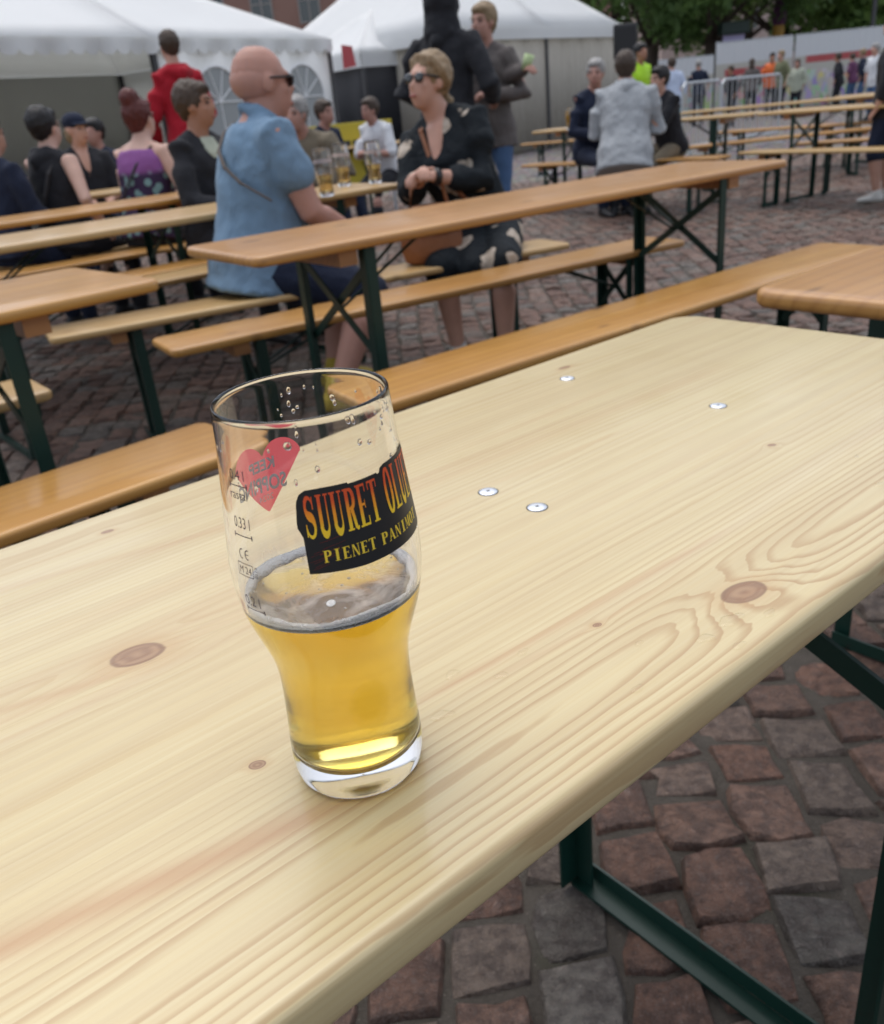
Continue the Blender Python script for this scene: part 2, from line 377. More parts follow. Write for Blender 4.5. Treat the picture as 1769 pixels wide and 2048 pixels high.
def stones():
    """rows of roughly square setts, gently arched; arrays (n,25,3)"""
    out = []; col = []
    y0, y1 = .15, 13.5
    i = -90
    while i < 110:
        x = i * .113; y = y0 - .2 + random.random() * .1
        while y < y1:
            ln = random.uniform(.088, .138); yc = y + ln / 2
            if -3.2 - .78 * yc < x < 1.6 + .80 * yc:
                wd = .113 * random.uniform(.9, 1.04); out.append((x, yc, wd, ln))
            y += ln + .004
        i += 1
    out = np.array(out); n = len(out)
    # octagon-ish outline with jitter
    u = np.array([-.5, 0, .5, .5, .5, 0, -.5, -.5]); v = np.array([-.5, -.5, -.5, 0, .5, .5, .5, 0])
    cut = np.array([.97, 1.01, .97, 1.01, .97, 1.01, .97, 1.01])
    ju = rng.normal(0, .048, (n, 8)); jv = rng.normal(0, .05, (n, 8))
    gap = .0055
    U = (u * cut + ju) * (out[:, 2:3] - gap); V = (v * cut + jv) * (out[:, 3:4] - gap)
    hz = rng.normal(0, .003, n); tx = rng.normal(0, .02, n); ty = rng.normal(0, .02, n)
    P = np.zeros((n, 25, 3))
    for k, (sc, z) in enumerate(((1.0, -.045), (1.0, -.013), (.90, -.0015))):
        P[:, k * 8:k * 8 + 8, 0] = U * sc; P[:, k * 8:k * 8 + 8, 1] = V * sc; P[:, k * 8:k * 8 + 8, 2] = z
        if k == 2: P[:, 16:24, 2] += rng.normal(0, .004, (n, 8))
    P[:, 24, 2] = .0035 + rng.normal(0, .0025, n)
    P[:, 8:, 2] += hz[:, None] + P[:, 8:, 0] * tx[:, None] + P[:, 8:, 1] * ty[:, None]
    P[:, 24, :2] += rng.normal(0, .008, (n, 2))
    X = out[:, 0]; Y = out[:, 1]
    def warp(x, y): return x + .10 * np.sin(.95 * y + .6) + .05 * np.sin(.37 * x + 2.1 * y * .3), y + .13 * np.cos(1.25 * x + .4) + .05 * np.sin(2.4 * x)
    gx = P[:, :, 0] + X[:, None]; gy = P[:, :, 1] + Y[:, None]
    wx, wy = warp(gx, gy); P[:, :, 0] = wx; P[:, :, 1] = wy
    pal = np.array([(.225, .134, .098), (.20, .112, .08), (.19, .145, .115), (.185, .165, .142), (.175, .095, .066), (.235, .165, .128), (.155, .138, .118)])
    c = pal[rng.choice(7, n, p=[.24, .2, .16, .12, .12, .1, .06])] * rng.uniform(1.0, 1.5, (n, 1))
    return P, c
FACES = [(k * 8 + i, k * 8 + (i + 1) % 8, k * 8 + 8 + (i + 1) % 8, k * 8 + 8 + i) for k in (0, 1) for i in range(8)] + [(16 + i, 16 + (i + 1) % 8, 24) for i in range(8)]
def stone_mesh(P, c):
    """P (n,25,3), c (n,3)"""
    n = len(P); f4 = np.array([f for f in FACES if len(f) == 4]); f3 = np.array([f for f in FACES if len(f) == 3])
    off = (np.arange(n) * 25)[:, None, None]
    lo = np.concatenate([np.concatenate([(f4[None] + off).reshape(n, -1), (f3[None] + off).reshape(n, -1)], 1)]).ravel()
    sizes = np.tile(np.array([4] * len(f4) + [3] * len(f3)), n); starts = np.concatenate([[0], np.cumsum(sizes)[:-1]])
    me = bpy.data.meshes.new('cobble'); me.vertices.add(n * 25); me.vertices.foreach_set('co', P.reshape(-1).astype(np.float32))
    me.loops.add(len(lo)); me.loops.foreach_set('vertex_index', lo.astype(np.int32)); me.polygons.add(len(sizes)); me.polygons.foreach_set('loop_start', starts.astype(np.int32))
    me.update(calc_edges=True)
    at = me.attributes.new('tint', 'FLOAT_COLOR', 'POINT'); cc = np.ones((n, 25, 4), np.float32); cc[:, :, :3] = c[:, None]; at.data.foreach_set('color', cc.ravel())
    me.shade_smooth(); me.set_sharp_from_angle(angle=R(48)); return me
SP, SCOL = stones()
_tp = [Vector(proj(st(s, t, .77))) for s, t in ((-.30, .2097), (1.0144, .2097), (1.0144, .7213), (-.30, .7213))]
def _inside(q):
    ins = True; sg = None
    for a, b in zip(_tp, _tp[1:] + _tp[:1]):
        cr = (b - a).x * (q - a).y - (b - a).y * (q - a).x
        if sg is None: sg = cr > 0
        elif (cr > 0) != sg: ins = False
    return ins
_ce = SP[:, 24]; _near = []
for i in range(len(SP)):
    if _ce[i, 1] > 4.6: continue
    q = Vector(proj(_ce[i]))
    if -30 < q.x < IW + 30 and 300 < q.y < IH + 40 and not _inside(q):
        low = q.x * .76 + q.y > 2420                # in front of the near table edge
        far_ = q.y < 1085 - .35 * q.x               # beyond the two benches
        if low or far_: _near.append((_ce[i, 0] ** 2 + _ce[i, 1] ** 2 + 1.1, i))
_near.sort(); _sel = [i for _, i in _near[:300]]; _rest = np.ones(len(SP), bool); _rest[_sel] = False
for i in _sel: link('cobblestone', stone_mesh(SP[i:i + 1], SCOL[i:i + 1]), STONE, ground)
o = link('cobblestones', stone_mesh(SP[_rest], SCOL[_rest]), STONE, ground); o['kind'] = 'stuff'
bm = BM()   # far square, a sheet with a hole where the built stones lie
for lo, hi in (((-120, 13.4), (120, 240)), ((-120, -50), (-12.9, 13.4)), ((12.6, -50), (120, 13.4))):
    vs = [bm.verts.new((x, y, -.004)) for x, y in ((lo[0], lo[1]), (hi[0], lo[1]), (hi[0], hi[1]), (lo[0], hi[1]))]; bm.faces.new(vs)
tag(obj('paved_square', bm, FARG), kind='structure')
# ------------------------------------------------------------------ buildings behind
PINKB = M('pink_brown_render', (.30, .17, .135), .9); _n = PINKB.noise(PINKB.coord(), .6, 5); PINKB.put('Base Color', PINKB.mix(_n, (.25, .14, .11), (.34, .2, .16))); PINKB.bump(PINKB.noise(PINKB.coord(), 8, 4), .3, .02)
GREYP = M('grey_plinth', (.24, .22, .2), .9); WINF = M('window_frame_paint', (.30, .27, .25), .5)
PANE = M('window_glass', (.03, .04, .05), .05, spec=.8)
PALEB = M('pale_pink_render', (.46, .36, .32), .9); _n = PALEB.noise(PALEB.coord(), .8, 5); PALEB.put('Base Color', PALEB.mix(_n, (.40, .31, .28), (.5, .4, .36)))
ROOFM = M('brown_roof', (.09, .06, .05), .8)
def building(label, x0, x1, y, hgt, mat, floors, bays, dep=14, fl=3.6, z0=0):
    t = empty('building', ((x0 + x1) / 2, y, 0), 0, label, 'building'); Lh = (x1 - x0) / 2
    bm = BM(); box(bm, (-Lh, 0, 0), (Lh, dep, hgt)); obj('wall', bm, mat, t)
    bm = BM(); box(bm, (-Lh - .06, -.08, 0), (Lh + .06, -.002, 1.0)); obj('plinth', bm, GREYP, t)
    bm = BM(); rings(bm, [[(-Lh - .5, -.5, hgt), (Lh + .5, -.5, hgt), (Lh + .5, dep + .5, hgt), (-Lh - .5, dep + .5, hgt)], [(-Lh + 2, dep * .4, hgt + 4), (Lh - 2, dep * .4, hgt + 4), (Lh - 2, dep * .6, hgt + 4), (-Lh + 2, dep * .6, hgt + 4)]]); obj('roof', bm, ROOFM, t)
    def wm():
        bm = BM()
        for a, b in (((-.68, -.07, -.95), (-.58, .0, .95)), ((.58, -.07, -.95), (.68, 0, .95)), ((-.58, -.07, .85), (.58, 0, .95)), ((-.58, -.07, -.95), (.58, 0, -.85)), ((-.04, -.06, -.85), (.04, -.003, .85)), ((-.58, -.06, .28), (-.04, -.003, .34)), ((.04, -.06, .28), (.58, -.003, .34))): box(bm, a, b)
        return mesh(bm, 'frame')
    def pm():
        bm = BM(); box(bm, (-.579, -.03, -.849), (.579, -.004, .849)); return mesh(bm, 'pane')
    for f in range(floors):
        for i in range(bays):
            xx = -Lh + (i + .5) * 2 * Lh / bays; zz = 2.4 + f * fl + z0
            w = link('window', shared('winframe', wm), WINF, t, (xx, -.001, zz)); p = link('pane', shared('winpane', pm), PANE, w)
    return t
building('pinkish brown apartment building with rows of windows behind the white tents', -24, 14, 62, 20, PINKB, 5, 13, z0=ony(600, 12, 62).z - 2.4 - 3.6 * 2)
building('pale pink building half hidden behind the green trees at right', 24, 56, 88, 17, PALEB, 4, 10)
# ------------------------------------------------------------------ trees
BARK = M('bark', (.06, .045, .035), .95); BARK.bump(BARK.noise(BARK.coord(scale=(1, 1, .2)), 20, 4), .8, .03)
def leafm(name, a, b):
    m = M(name, a, .55, spec=.3); n = m.noise(m.coord(), .55, 3); r = m.attr('lr', 2)
    m.put('Base Color', m.mix(n.step(.35, .65) * .6 + r * .4, a, b)); m.b.inputs['Transmission Weight'].default_value = 0
    see_through(m, .4, tuple(min(1, q * 1.6) for q in b)); return m
LEAFS = [leafm('leaf_dark', (.04, .08, .028), (.10, .17, .05)), leafm('leaf_mid', (.075, .14, .04), (.16, .25, .07)), leafm('leaf_olive', (.055, .08, .03), (.12, .15, .055))]
def tree(label, x, y, hgt, rad, kind, nl=9000, trunk_r=.22, seed=0):
    g = np.random.default_rng(seed); t = empty('tree', (x, y, 0), 0, label, 'tree', 'trees at the edge of the square')
    bm = BM(); limb(bm, [(0, 0, -.1), (.1, 0, hgt * .25), (.0, .15, hgt * .5), (.1, .1, hgt * .8)], [trunk_r * 1.3, trunk_r, trunk_r * .7, trunk_r * .25], 10)
    cl = []
    for i in range(22):
        a = g.uniform(0, 6.28); rr = rad * math.sqrt(g.uniform(.05, 1)) * .85; z = g.uniform(hgt * .22, hgt * .92)
        k = 1 - abs(z / hgt - .5) * 1.1; c = np.array([math.cos(a) * rr * k, math.sin(a) * rr * k, z]); cl.append((c, g.uniform(.22, .40) * rad))
        if i % 2 == 0: z0 = max(hgt * .2, z - rad * .5); limb(bm, [(.05, .05, z0), Vector(c * .5 + np.array([0, 0, z0 * .5])), tuple(c)], [trunk_r * .45, trunk_r * .28, trunk_r * .1], 6)
    obj('trunk', bm, BARK, t, True)
    n = nl; ci = g.integers(0, len(cl), n); C = np.array([c for c, _ in cl])[ci]; Rr = np.array([r for _, r in cl])[ci]
    d = g.normal(size=(n, 3)); d /= np.linalg.norm(d, axis=1)[:, None]; pos = C + d * (Rr * g.uniform(.45, 1.08, n) )[:, None] * np.array([1, 1, .8])
    u = g.normal(size=(n, 3)); u /= np.linalg.norm(u, axis=1)[:, None]; w = np.cross(u, d); w /= np.linalg.norm(w, axis=1)[:, None] + 1e-9
    sz = g.uniform(.10, .24, n)[:, None]; V = np.stack([pos - u * sz, pos + w * sz * .55, pos + u * sz, pos - w * sz * .55], 1).reshape(-1, 3)
    me = bpy.data.meshes.new('crown'); me.from_pydata(V.tolist(), [], (np.arange(n * 4).reshape(n, 4)).tolist())
    at = me.attributes.new('lr', 'FLOAT', 'POINT'); at.data.foreach_set('value', np.repeat(g.uniform(0, 1, n), 4).astype(np.float32))
    link('crown', me, LEAFS[kind], t); return t
for i, (px, y, hg, rd, kd, lb) in enumerate([
        (1300, 36, 12, 4.2, 0, 'dark green broad tree right behind the black loudspeaker'),
        (1420, 34, 11, 4.0, 0, 'darkest dense tree behind the lilac notice board'),
        (1560, 40, 12, 4.4, 1, 'brighter green tree behind the yellow and purple post'),
        (1690, 38, 11, 3.8, 1, 'mid green tree above the right banner fence'),
        (1490, 48, 14, 5.0, 2, 'olive green tall tree further back between the two nearer crowns'),
        (1230, 46, 14, 4.6, 2, 'olive tree peeking over the right end of the largest tent roof'),
        (1800, 44, 13, 4.4, 0, 'dark tree at the right border of the picture')]):
    p = ony(px, 120, y); tree(lb, p.x, y, hg, rd, kd, 9000, .24, i + 3)
# ------------------------------------------------------------------ tents
TENTW = M('white_tent_canvas', (.80, .81, .82), .55); _n = TENTW.noise(TENTW.coord(), 1.3, 4, .6, .8); TENTW.put('Base Color', TENTW.mix(_n, (.86, .87, .88), (.93, .94, .95))); TENTW.bump(_n, .3, .05)
see_through(TENTW, .38, (.86, .86, .82))
TENTB = M('beige_tent_wall', (.36, .335, .29), .8); _x, _y, _z = TENTB.xyz(); TENTB.bump((_x * 22 + TENTB.noise(TENTB.coord(), 2, 2) * 6).sin(), .35, .03)
TENTK = M('black_tent_wall', (.012, .013, .018), .8)
GREYLIN = M('grey_tent_lining', (.46, .46, .43), .8)
ALU = M('dark_tent_frame', (.06, .06, .065), .5, metal=.3)
WINP = M('clear_tent_window', (.30, .32, .33), .25, spec=.5)
CREAM = M('white_window_bar', (.78, .79, .8), .5)
REDP = M('red_flag_print', (.45, .06, .07), .6)
def grid(bm, a, b, c, d, n=8, m=6, sag=.0):
    """bilinear patch a-b-c-d (Vectors), sagging"""
    V = [[None] * (m + 1) for _ in range(n + 1)]
    for i in range(n + 1):
        for j in range(m + 1):
            u, v = i / n, j / m; p = (a * (1 - u) + b * u) * (1 - v) + (d * (1 - u) + c * u) * v
            V[i][j] = bm.verts.new(p - Vector((0, 0, sag * math.sin(math.pi * u) * math.sin(math.pi * v))))
    for i in range(n):
        for j in range(m):
            f = [V[i][j], V[i + 1][j], V[i + 1][j + 1], V[i][j + 1]]
            bm.faces.new(f)
def solid(o, th):
    md = o.modifiers.new('thickness', 'SOLIDIFY'); md.thickness = th; md.offset = 0; return o
def valance(bm, p, q, z0, z1, pitch=.26, dep=.07, wave=.03):
    n = max(2, round((q - p).length / pitch)); d = (q - p); nn = Vector((-d.y, d.x, 0)).normalized(); pr = None; K = 6
    for i in range(n * K + 1):
        u = i / (n * K); c = p + d * u; off = nn * wave * math.sin(u * n * 2.1); zb = z0 + dep * (1 - math.sqrt(max(0, 1 - (2 * ((i % K) / K) - 1) ** 2)))if i % K else z0 + dep
        t = bm.verts.new((c.x, c.y, z1)); b = bm.verts.new((c.x + off.x, c.y + off.y, zb))
        if pr: bm.faces.new((pr[0], t, b, pr[1]))
        pr = (t, b)
def arched_window(t, x, zc, w, h, y=-.012):
    win = None
    bm = BM(); pts = [(-w / 2, -h / 2), (w / 2, -h / 2)] + [(w / 2 * math.cos(R(a)), h / 2 - w / 2 + w / 2 * math.sin(R(a))) for a in range(0, 181, 12)]
    f = bm.faces.new([bm.verts.new((x + px, y, zc + pz)) for px, pz in pts]); r = bmesh.ops.extrude_face_region(bm, geom=[f]); bmesh.ops.translate(bm, vec=(0, .008, 0), verts=[v for v in r['geom'] if isinstance(v, bmesh.types.BMVert)])
    win = obj('window', bm, WINP, t)
    bm = BM(); yb = y - .008; c = Vector((x, yb, zc + h / 2 - w / 2))
    arc = [c + Vector((w / 2 * math.cos(R(a)), 0, w / 2 * math.sin(R(a)))) for a in range(0, 181, 12)]
    loop = [Vector((x + w / 2, yb, zc - h / 2))] + arc + [Vector((x - w / 2, yb, zc - h / 2)), Vector((x + w / 2, yb, zc - h / 2))]
    for a, b in zip(loop, loop[1:]): limb(bm, [a, b], [.022, .022], 6)
    obj('window_frame', bm, CREAM, win)
    for q in (0, 36, 72, 108, 144, 180):
        bm = BM(); limb(bm, [c, c + Vector((w / 2 * math.cos(R(q)), 0, w / 2 * math.sin(R(q))))], [.012, .012], 6); obj('glazing_bar', bm, CREAM, win)
    bm = BM(); limb(bm, [c, Vector((x, yb, zc - h / 2))], [.012, .012], 6); obj('glazing_bar', bm, CREAM, win)
def tent(label, corner, ang, L, Dp, eave, ridge, hip, mod, vz=.22, pitch=.26, scal=.07, sag=.08):
    t = empty('tent', (corner[0], corner[1], 0), ang, label, 'tent'); V = Vector; ze = eave + vz
    r0, r1 = V((-hip, Dp / 2, ridge)), V((-L + hip, Dp / 2, ridge))
    n = max(1, round((L - 2 * hip) / mod)) if L > 2 * hip + .1 else 0
    pan = [(V((0, 0, ze)), V((0, Dp, ze)), r0, r0), (V((-L, Dp, ze)), V((-L, 0, ze)), r1, r1)]
    xs = [-L * i / max(1, round(L / mod)) for i in range(max(1, round(L / mod)) + 1)]
    for a, b in zip(xs, xs[1:]):
        ta, tb = min(max(a, -L + hip), -hip), min(max(b, -L + hip), -hip)
        pan.append((V((b, 0, ze)), V((a, 0, ze)), V((ta, Dp / 2, ridge)), V((tb, Dp / 2, ridge))))
        pan.append((V((a, Dp, ze)), V((b, Dp, ze)), V((tb, Dp / 2, ridge)), V((ta, Dp / 2, ridge))))
    for q in pan:
        bm = BM(); grid(bm, *q, sag=sag); bmesh.ops.remove_doubles(bm, verts=bm.verts, dist=1e-4); solid(obj('roof_panel', bm, TENTW, t, True), .012)
    c4 = [V((0, 0, 0)), V((-L, 0, 0)), V((-L, Dp, 0)), V((0, Dp, 0))]
    for a, b in zip(c4, c4[1:] + c4[:1]):
        bm = BM(); mid = (a + b) / 2; o_ = (mid - V((-L / 2, Dp / 2, 0))).normalized() * .02
        valance(bm, a + o_, b + o_, eave, ze + .01, pitch, scal); solid(obj('valance', bm, TENTW, t), .006)
    for x in xs:
        for y in (0.05, Dp - .05):
            bm = BM(); xx = min(max(x, -L + .06), -.06); box(bm, (xx - .04, y - .04, 0), (xx + .04, y + .04, ze - .03)); obj('post', bm, ALU, t)
    return t
def wall(t, a, b, z0, z1, mat, nm='wall'):
    bm = BM(); a = Vector((*a, 0)); b = Vector((*b, 0)); d = b - a; n = max(4, int(d.length * 5)); nn = Vector((-d.y, d.x, 0)).normalized(); pr = None
    for i in range(n + 1):
        p = a + d * i / n + nn * .02 * math.sin(i * 1.7); v = (bm.verts.new((p.x, p.y, z0)), bm.verts.new((p.x, p.y, z1)))
        if pr: bm.faces.new((pr[0], v[0], v[1], pr[1]))
        pr = v
    return solid(obj(nm, bm, mat, t, True), .008)
TA = math.atan2(.818, .574)
c1 = onz(665, 105, 2.2)
t1 = tent('large white party tent with scalloped edge and arched windows at left', c1, TA, 16.8, 6, 2.2, 4.0, 3.0, 4.2)
wall(t1, (-4.15, .03), (-.04, .03), .02, 2.40, TENTW); wall(t1, (-.03, .04), (-.03, 5.9), .02, 2.40, TENTW)
wall(t1, (-16.7, 5.95), (-.1, 5.95), .02, 2.40, GREYLIN, 'back_wall')
for x in (-3.05, -.95): arched_window(t1, x, 1.35, 1.05, 1.35)
for x in (-4.2, -8.4, -12.6):
    for a, b in (((x, .06, 2.3), (x, 3, 3.8)), ((x, 5.9, 2.3), (x, 3, 3.8))):
        bm = BM(); bar(bm, a, b, .08, .06); obj('rafter', bm, ALU, t1)
for y, z in ((5.8, 2.3), (.08, 2.34)):
    bm = BM(); bar(bm, (-16.7, y, z), (-4.3, y, z), .07, .05); obj('eave_beam', bm, ALU, t1)
bm = BM(); grid(bm, Vector((.06, -.05, 1.9)), Vector((.06, .35, 1.95)), Vector((.05, .3, 2.28)), Vector((.06, -.03, 2.3)), 6, 4, .0); fl = solid(obj('pennant', bm, REDP, None), .004); fl.location = (c1.x + .16, c1.y - .16, 0); fl.rotation_euler = (0, 0, -.6); tag(fl, 'small red and white flag hung at the corner of the large left tent', 'flag')
c2 = onz(725, 134, 2.02)
t2 = tent('small white pop-up tent with a pointed roof and black walls', c2 + Vector((math.cos(R(38)), math.sin(R(38)), 0)) * 3, R(38), 3, 3, 2.02, 3.25, 1.5, 3, .30, 3, 0, .10)
wall(t2, (-2.96, .03), (-.04, .03), .02, 2.28, TENTK); wall(t2, (-2.97, .04), (-2.97, 2.96), .02, 2.28, TENTK)
c3 = onz(1248, 73, 2.3)
t3 = tent('widest white tent with beige side walls right of the pop-up tent', c3, R(46), 6.6, 6, 2.3, 4.9, 2.8, 3.3, .24, 3.3, 0)
wall(t3, (-6.5, .04), (-.05, .04), .02, 2.5, TENTB); wall(t3, (-.04, .05), (-.04, 5.9), .02, 2.5, TENTB); wall(t3, (-6.5, .05), (-6.5, 5.9), .02, 2.5, TENTB); wall(t3, (-6.5, 5.9), (-.1, 5.9), .02, 2.5, TENTB)
# ------------------------------------------------------------------ loudspeaker, fences, barriers, signs
p = ony(1251, 82, 22)
t = empty('loudspeaker', (p.x, p.y, 0), -.2, 'black loudspeaker on a stand beside the beige tent wall', 'loudspeaker')
bm = BM(); slab(bm, .52, .5, p.z - .34, p.z + .34, .04, .02); obj('cabinet', bm, BLACK, t, True)
bm = BM(); slab(bm, .44, .012, p.z - .28, p.z + .28, .004, .004); obj('grille', bm, M('speaker_grille', (.02, .02, .022), .7), t, loc=(0, -.255, 0))
bm = BM(); limb(bm, [(0, 0, .7), (0, 0, p.z - .33)], [.022, .022], 8); obj('pole', bm, BLACK, t)
for k in range(3):
    bm = BM(); a = k * 2.1; limb(bm, [(0, 0, .75), (.45 * math.cos(a), .45 * math.sin(a), .015)], [.014, .014], 6); obj('leg', bm, BLACK, t)
def banner_mat(name, seed, band):
    m = M(name, (.5, .52, .54), .6); x, y, z = m.xyz('Generated')
    c = m.mix(z.step(.70, .72), (.48, .47, .42), (.62, .64, .66))
    nz = m.noise(m.comb(x * 9 + seed, 0, z * 5), 1.4, 2); hue = m.voro(m.comb(x * 14 + seed, 0, z * 6), 1, 'F1', 1)
    c = m.mix((1 - z.step(.50, .52)) * nz.step(.42, .5) * .8, c, m.mix(.45, hue, (.35, .3, .2)))
    red = (z.step(band[0], band[0] + .02)) * (1 - z.step(band[1], band[1] + .02)) * x.step(.1, .13) * (1 - x.step(.86, .9)) * m.noise(m.comb(x * 20, 0, z * 4), 1, 2).step(.3, .36)
    c = m.mix(red * .9, c, (.42, .035, .045)); m.put('Base Color', c); return m
def fence(label, a, b, zt, mat):
    a = Vector((a.x, a.y, 0)); b = Vector((b.x, b.y, 0)); d = b - a; L = d.length
    t = empty('banner_fence', a, math.atan2(d.y, d.x), label, 'fence', 'banner fences along the far side')
    bm = BM(); n = 24
    for i in range(n + 1): bm.verts.new((L * i / n, .02 * math.sin(i * 1.3), .12)); bm.verts.new((L * i / n, .02 * math.sin(i * 1.3 + .4), zt))
    bm.verts.ensure_lookup_table()
    for i in range(n): bm.faces.new([bm.verts[k] for k in (2 * i, 2 * i + 2, 2 * i + 3, 2 * i + 1)])
    solid(obj('banner', bm, mat, t), .006)
    for x in (.02, L / 2, L - .02):
        bm = BM(); limb(bm, [(x, .06, 0), (x, .06, zt + .03)], [.022, .022], 8); obj('post', bm, GALV, t)
    bm = BM(); limb(bm, [(.02, .06, zt + .02), (L - .02, .06, zt + .02)], [.02, .02], 8); obj('top_rail', bm, GALV, t)
FD = 30
for lb, x0, x1, zt, sd, bd in (('white banner fence with red lettering furthest right', 1588, 1775, 2.12, 3, (.60, .70)), ('white banner fence printed with orange fruit in the middle', 1432, 1584, 2.12, 11, (.52, .62)), ('lower pale grey fence panel left of the fruit banner', 1318, 1428, 1.8, 23, (.2, .21))):
    y0, y1 = 160, 140
    a = ony(x0, y0, FD); b = ony(x1, y1, FD); fence(lb, a, b, zt, banner_mat('banner_print', sd, bd))
def barrier(label, px0, px1, y0, y1):
    a = ony(px0, 200, y0); b = ony(px1, 200, y1); a.z = b.z = 0; d = b - a; L = d.length
    t = empty('crowd_barrier', a, math.atan2(d.y, d.x), label, 'barrier', 'steel crowd barriers')
    bm = BM(); q = [(0, 0, .18), (0, 0, 1.02), (.06, 0, 1.08), (L - .06, 0, 1.08), (L, 0, 1.02), (L, 0, .18), (0, 0, .18)]
    for u, v in zip(q, q[1:]): limb(bm, [u, v], [.02, .02], 8)
    obj('frame', bm, GALV, t)
    n = int(L / .13)
    for i in range(1, n):
        bm = BM(); limb(bm, [(L * i / n, 0, .19), (L * i / n, 0, 1.07)], [.008, .008], 6); obj('bar', bm, GALV, t)
    for x in (.25, L - .25):
        bm = BM(); bar(bm, (x, -.3, .012), (x, .3, .012), .05, .02, side=(1, 0, 0)); bar(bm, (x, 0, .02), (x, 0, .19), .03, .03); obj('foot', bm, GALV, t)
barrier('steel crowd barrier behind the backpack wearer', 1366, 1440, 14.5, 15.2); barrier('steel crowd barrier right of the first, in front of the fruit banner', 1444, 1560, 15.3, 16.2)
YEL = M('yellow_sign_sheet', (.52, .43, .04), .6); DKP = M('dark_print', (.03, .03, .03), .6)
p = ony(700, 262, 11.2); t = empty('yellow_sign', (p.x, p.y, 0), .1, 'yellow sheet sign with dark print behind the man in white', 'sign')
bm = BM(); slab(bm, 1.0, .03, .32, 1.02, .01, .006); obj('board', bm, YEL, t)
for k in range(5): bm = BM(); box(bm, (-.38 + k * .10, -.0215, .70), (-.31 + k * .10, -.0155, .83)); obj('print_mark', bm, DKP, t)
for x in (-.45, .45): bm = BM(); box(bm, (x - .02, .017, 0), (x + .02, .05, 1.0)); obj('post', bm, GALV, t)
p = ony(1467, 90, 33); t = empty('notice_board', (p.x, p.y, 0), 0, 'lilac lit notice board with a dark roof above the fruit banner', 'notice board')
bm = BM(); box(bm, (-.36, -.05, p.z - .35), (.36, .05, p.z + .32)); obj('panel', bm, M('lilac_panel', (.42, .38, .62), .4), t)
bm = BM(); slab(bm, .95, .5, p.z + .33, p.z + .70, .05, .03); obj('roof', bm, M('dark_green_roof', (.012, .03, .025), .5), t)
bm = BM(); box(bm, (-.06, -.06, 0), (.06, .06, p.z - .36)); obj('post', bm, ALU, t)
p = ony(1556, 90, 34); t = empty('marker_post', (p.x, p.y, 0), 0, 'yellow post with a purple top behind the banners', 'post')
bm = BM(); limb(bm, [(0, 0, 0), (0, 0, p.z + .55)], [.2, .19], 10); obj('lower_part', bm, M('ochre_paint', (.36, .2, .03), .6), t)
bm = BM(); limb(bm, [(0, 0, p.z + .78), (0, 0, p.z + 1.2)], [.24, .2], 10); obj('top', bm, M('purple_paint', (.09, .02, .08), .6), t)
p = ony(1745, 60, 32); t = empty('lamp_post', (p.x, p.y, 0), 0, 'dark slim lamp post above the right banner fence', 'lamp post')
bm = BM(); limb(bm, [(0, 0, 0), (0, 0, 1), (0, 0, 7)], [.11, .08, .05], 10); obj('pole', bm, ALU, t)
bm = BM(); lathe(bm, [(.02, 7.0), (.22, 7.1), (.26, 7.3), (.1, 7.45), (.01, 7.5)], 12); obj('lamp_head', bm, ALU, t)
# ------------------------------------------------------------------ the near table
t0 = empty('beer_table', st(T0_SC, T0_TC), ROW, 'pale unvarnished pine table in the foreground carrying the beer glass', 'table', 'long wooden beer tables')
bm = BM(); slab(bm, T0_L, T0_W, -.0135, .0135, .038, .0068, 10, 6); top0 = obj('tabletop', bm, PINE, t0, True, loc=(0, 0, .77 - .0135))
for nm, mm in frame_parts(T0_W, .743, .315, T0_L, ('near', 1), .22): link(nm, mm, PINE if nm == 'batten' else GREEN, t0, loc=(-.006, 0 if nm == 'batten' else -.030, 0))
SCREWH = M('screw_recess', (.05, .05, .05), .6, metal=.5)
for s, t_ in ((.6981, .6469), (.7081, .4601), (.4281, .4873), (.4313, .4353)):
    bm = BM(); lathe(bm, [(.0003, .0011), (.004, .0011), (.0072, .0008), (.0078, .0), (.0078, -.002)], 24)
    sc = obj('screw', bm, STEEL, t0, True, loc=(s - T0_SC, t_ - T0_TC, .7701))
    bm = BM(); lathe(bm, [(.0085, .0002), (.0079, .0003)], 24); obj('screw_hole_rim', bm, SCREWH, sc)
    bm = BM()
    for a in (0.4, 0.4 + math.pi / 2): bar(bm, (-.0016 * math.cos(a), -.0016 * math.sin(a), .00114 + .00003 * a), (.0016 * math.cos(a), .0016 * math.sin(a), .00114 + .00003 * a), .0007, .0002, side=(-math.sin(a), math.cos(a), 0))
    obj('cross_slot', bm, SCREWH, sc)
# other tables and benches of the rows --------------------------------------------------
table('reddish varnished table end-on to the pine table at right', 1.183 + 1.1, .4765, HONEY2)
table('varnished table in the middle with nothing on it, in front of the man in blue', .3845 * math.cos(ROW) + 3.0179 * math.sin(ROW), -.3845 * math.sin(ROW) + 3.0179 * math.cos(ROW), HONEY2, ang=.5981 - ROW, Wd=.48)
table('varnished table cut off by the left edge, its right end bare', .755 - 1.1 + .02, 2.13, HONEY, ang=.06, Wd=.5)
bench('long bench running beyond the pine table to its far right corner', 1.05 + 1.12, 1.63, HONEY, ang=-.035)
bench('bench behind the glass, ending just right of it', .765 - 1.1, 1.625, HONEY, ang=.06)
bench('bench on the far side of the middle table, its near end free', .1236 * math.cos(ROW) + 3.2909 * math.sin(ROW), -.1236 * math.sin(ROW) + 3.2909 * math.cos(ROW), HONEY, ang=.5261 - ROW)
p = onz(85, 785, .47); bench('bench whose end shows beneath the left table', p.x * RU.x + p.y * RU.y - 1.1 + .03, p.x * RV.x + p.y * RV.y + .125, HONEY3)
a = onz(130, 658, .47); b = onz(1088, 485, .47); an = math.atan2(b.y - a.y, b.x - a.x); c = (a + b) / 2
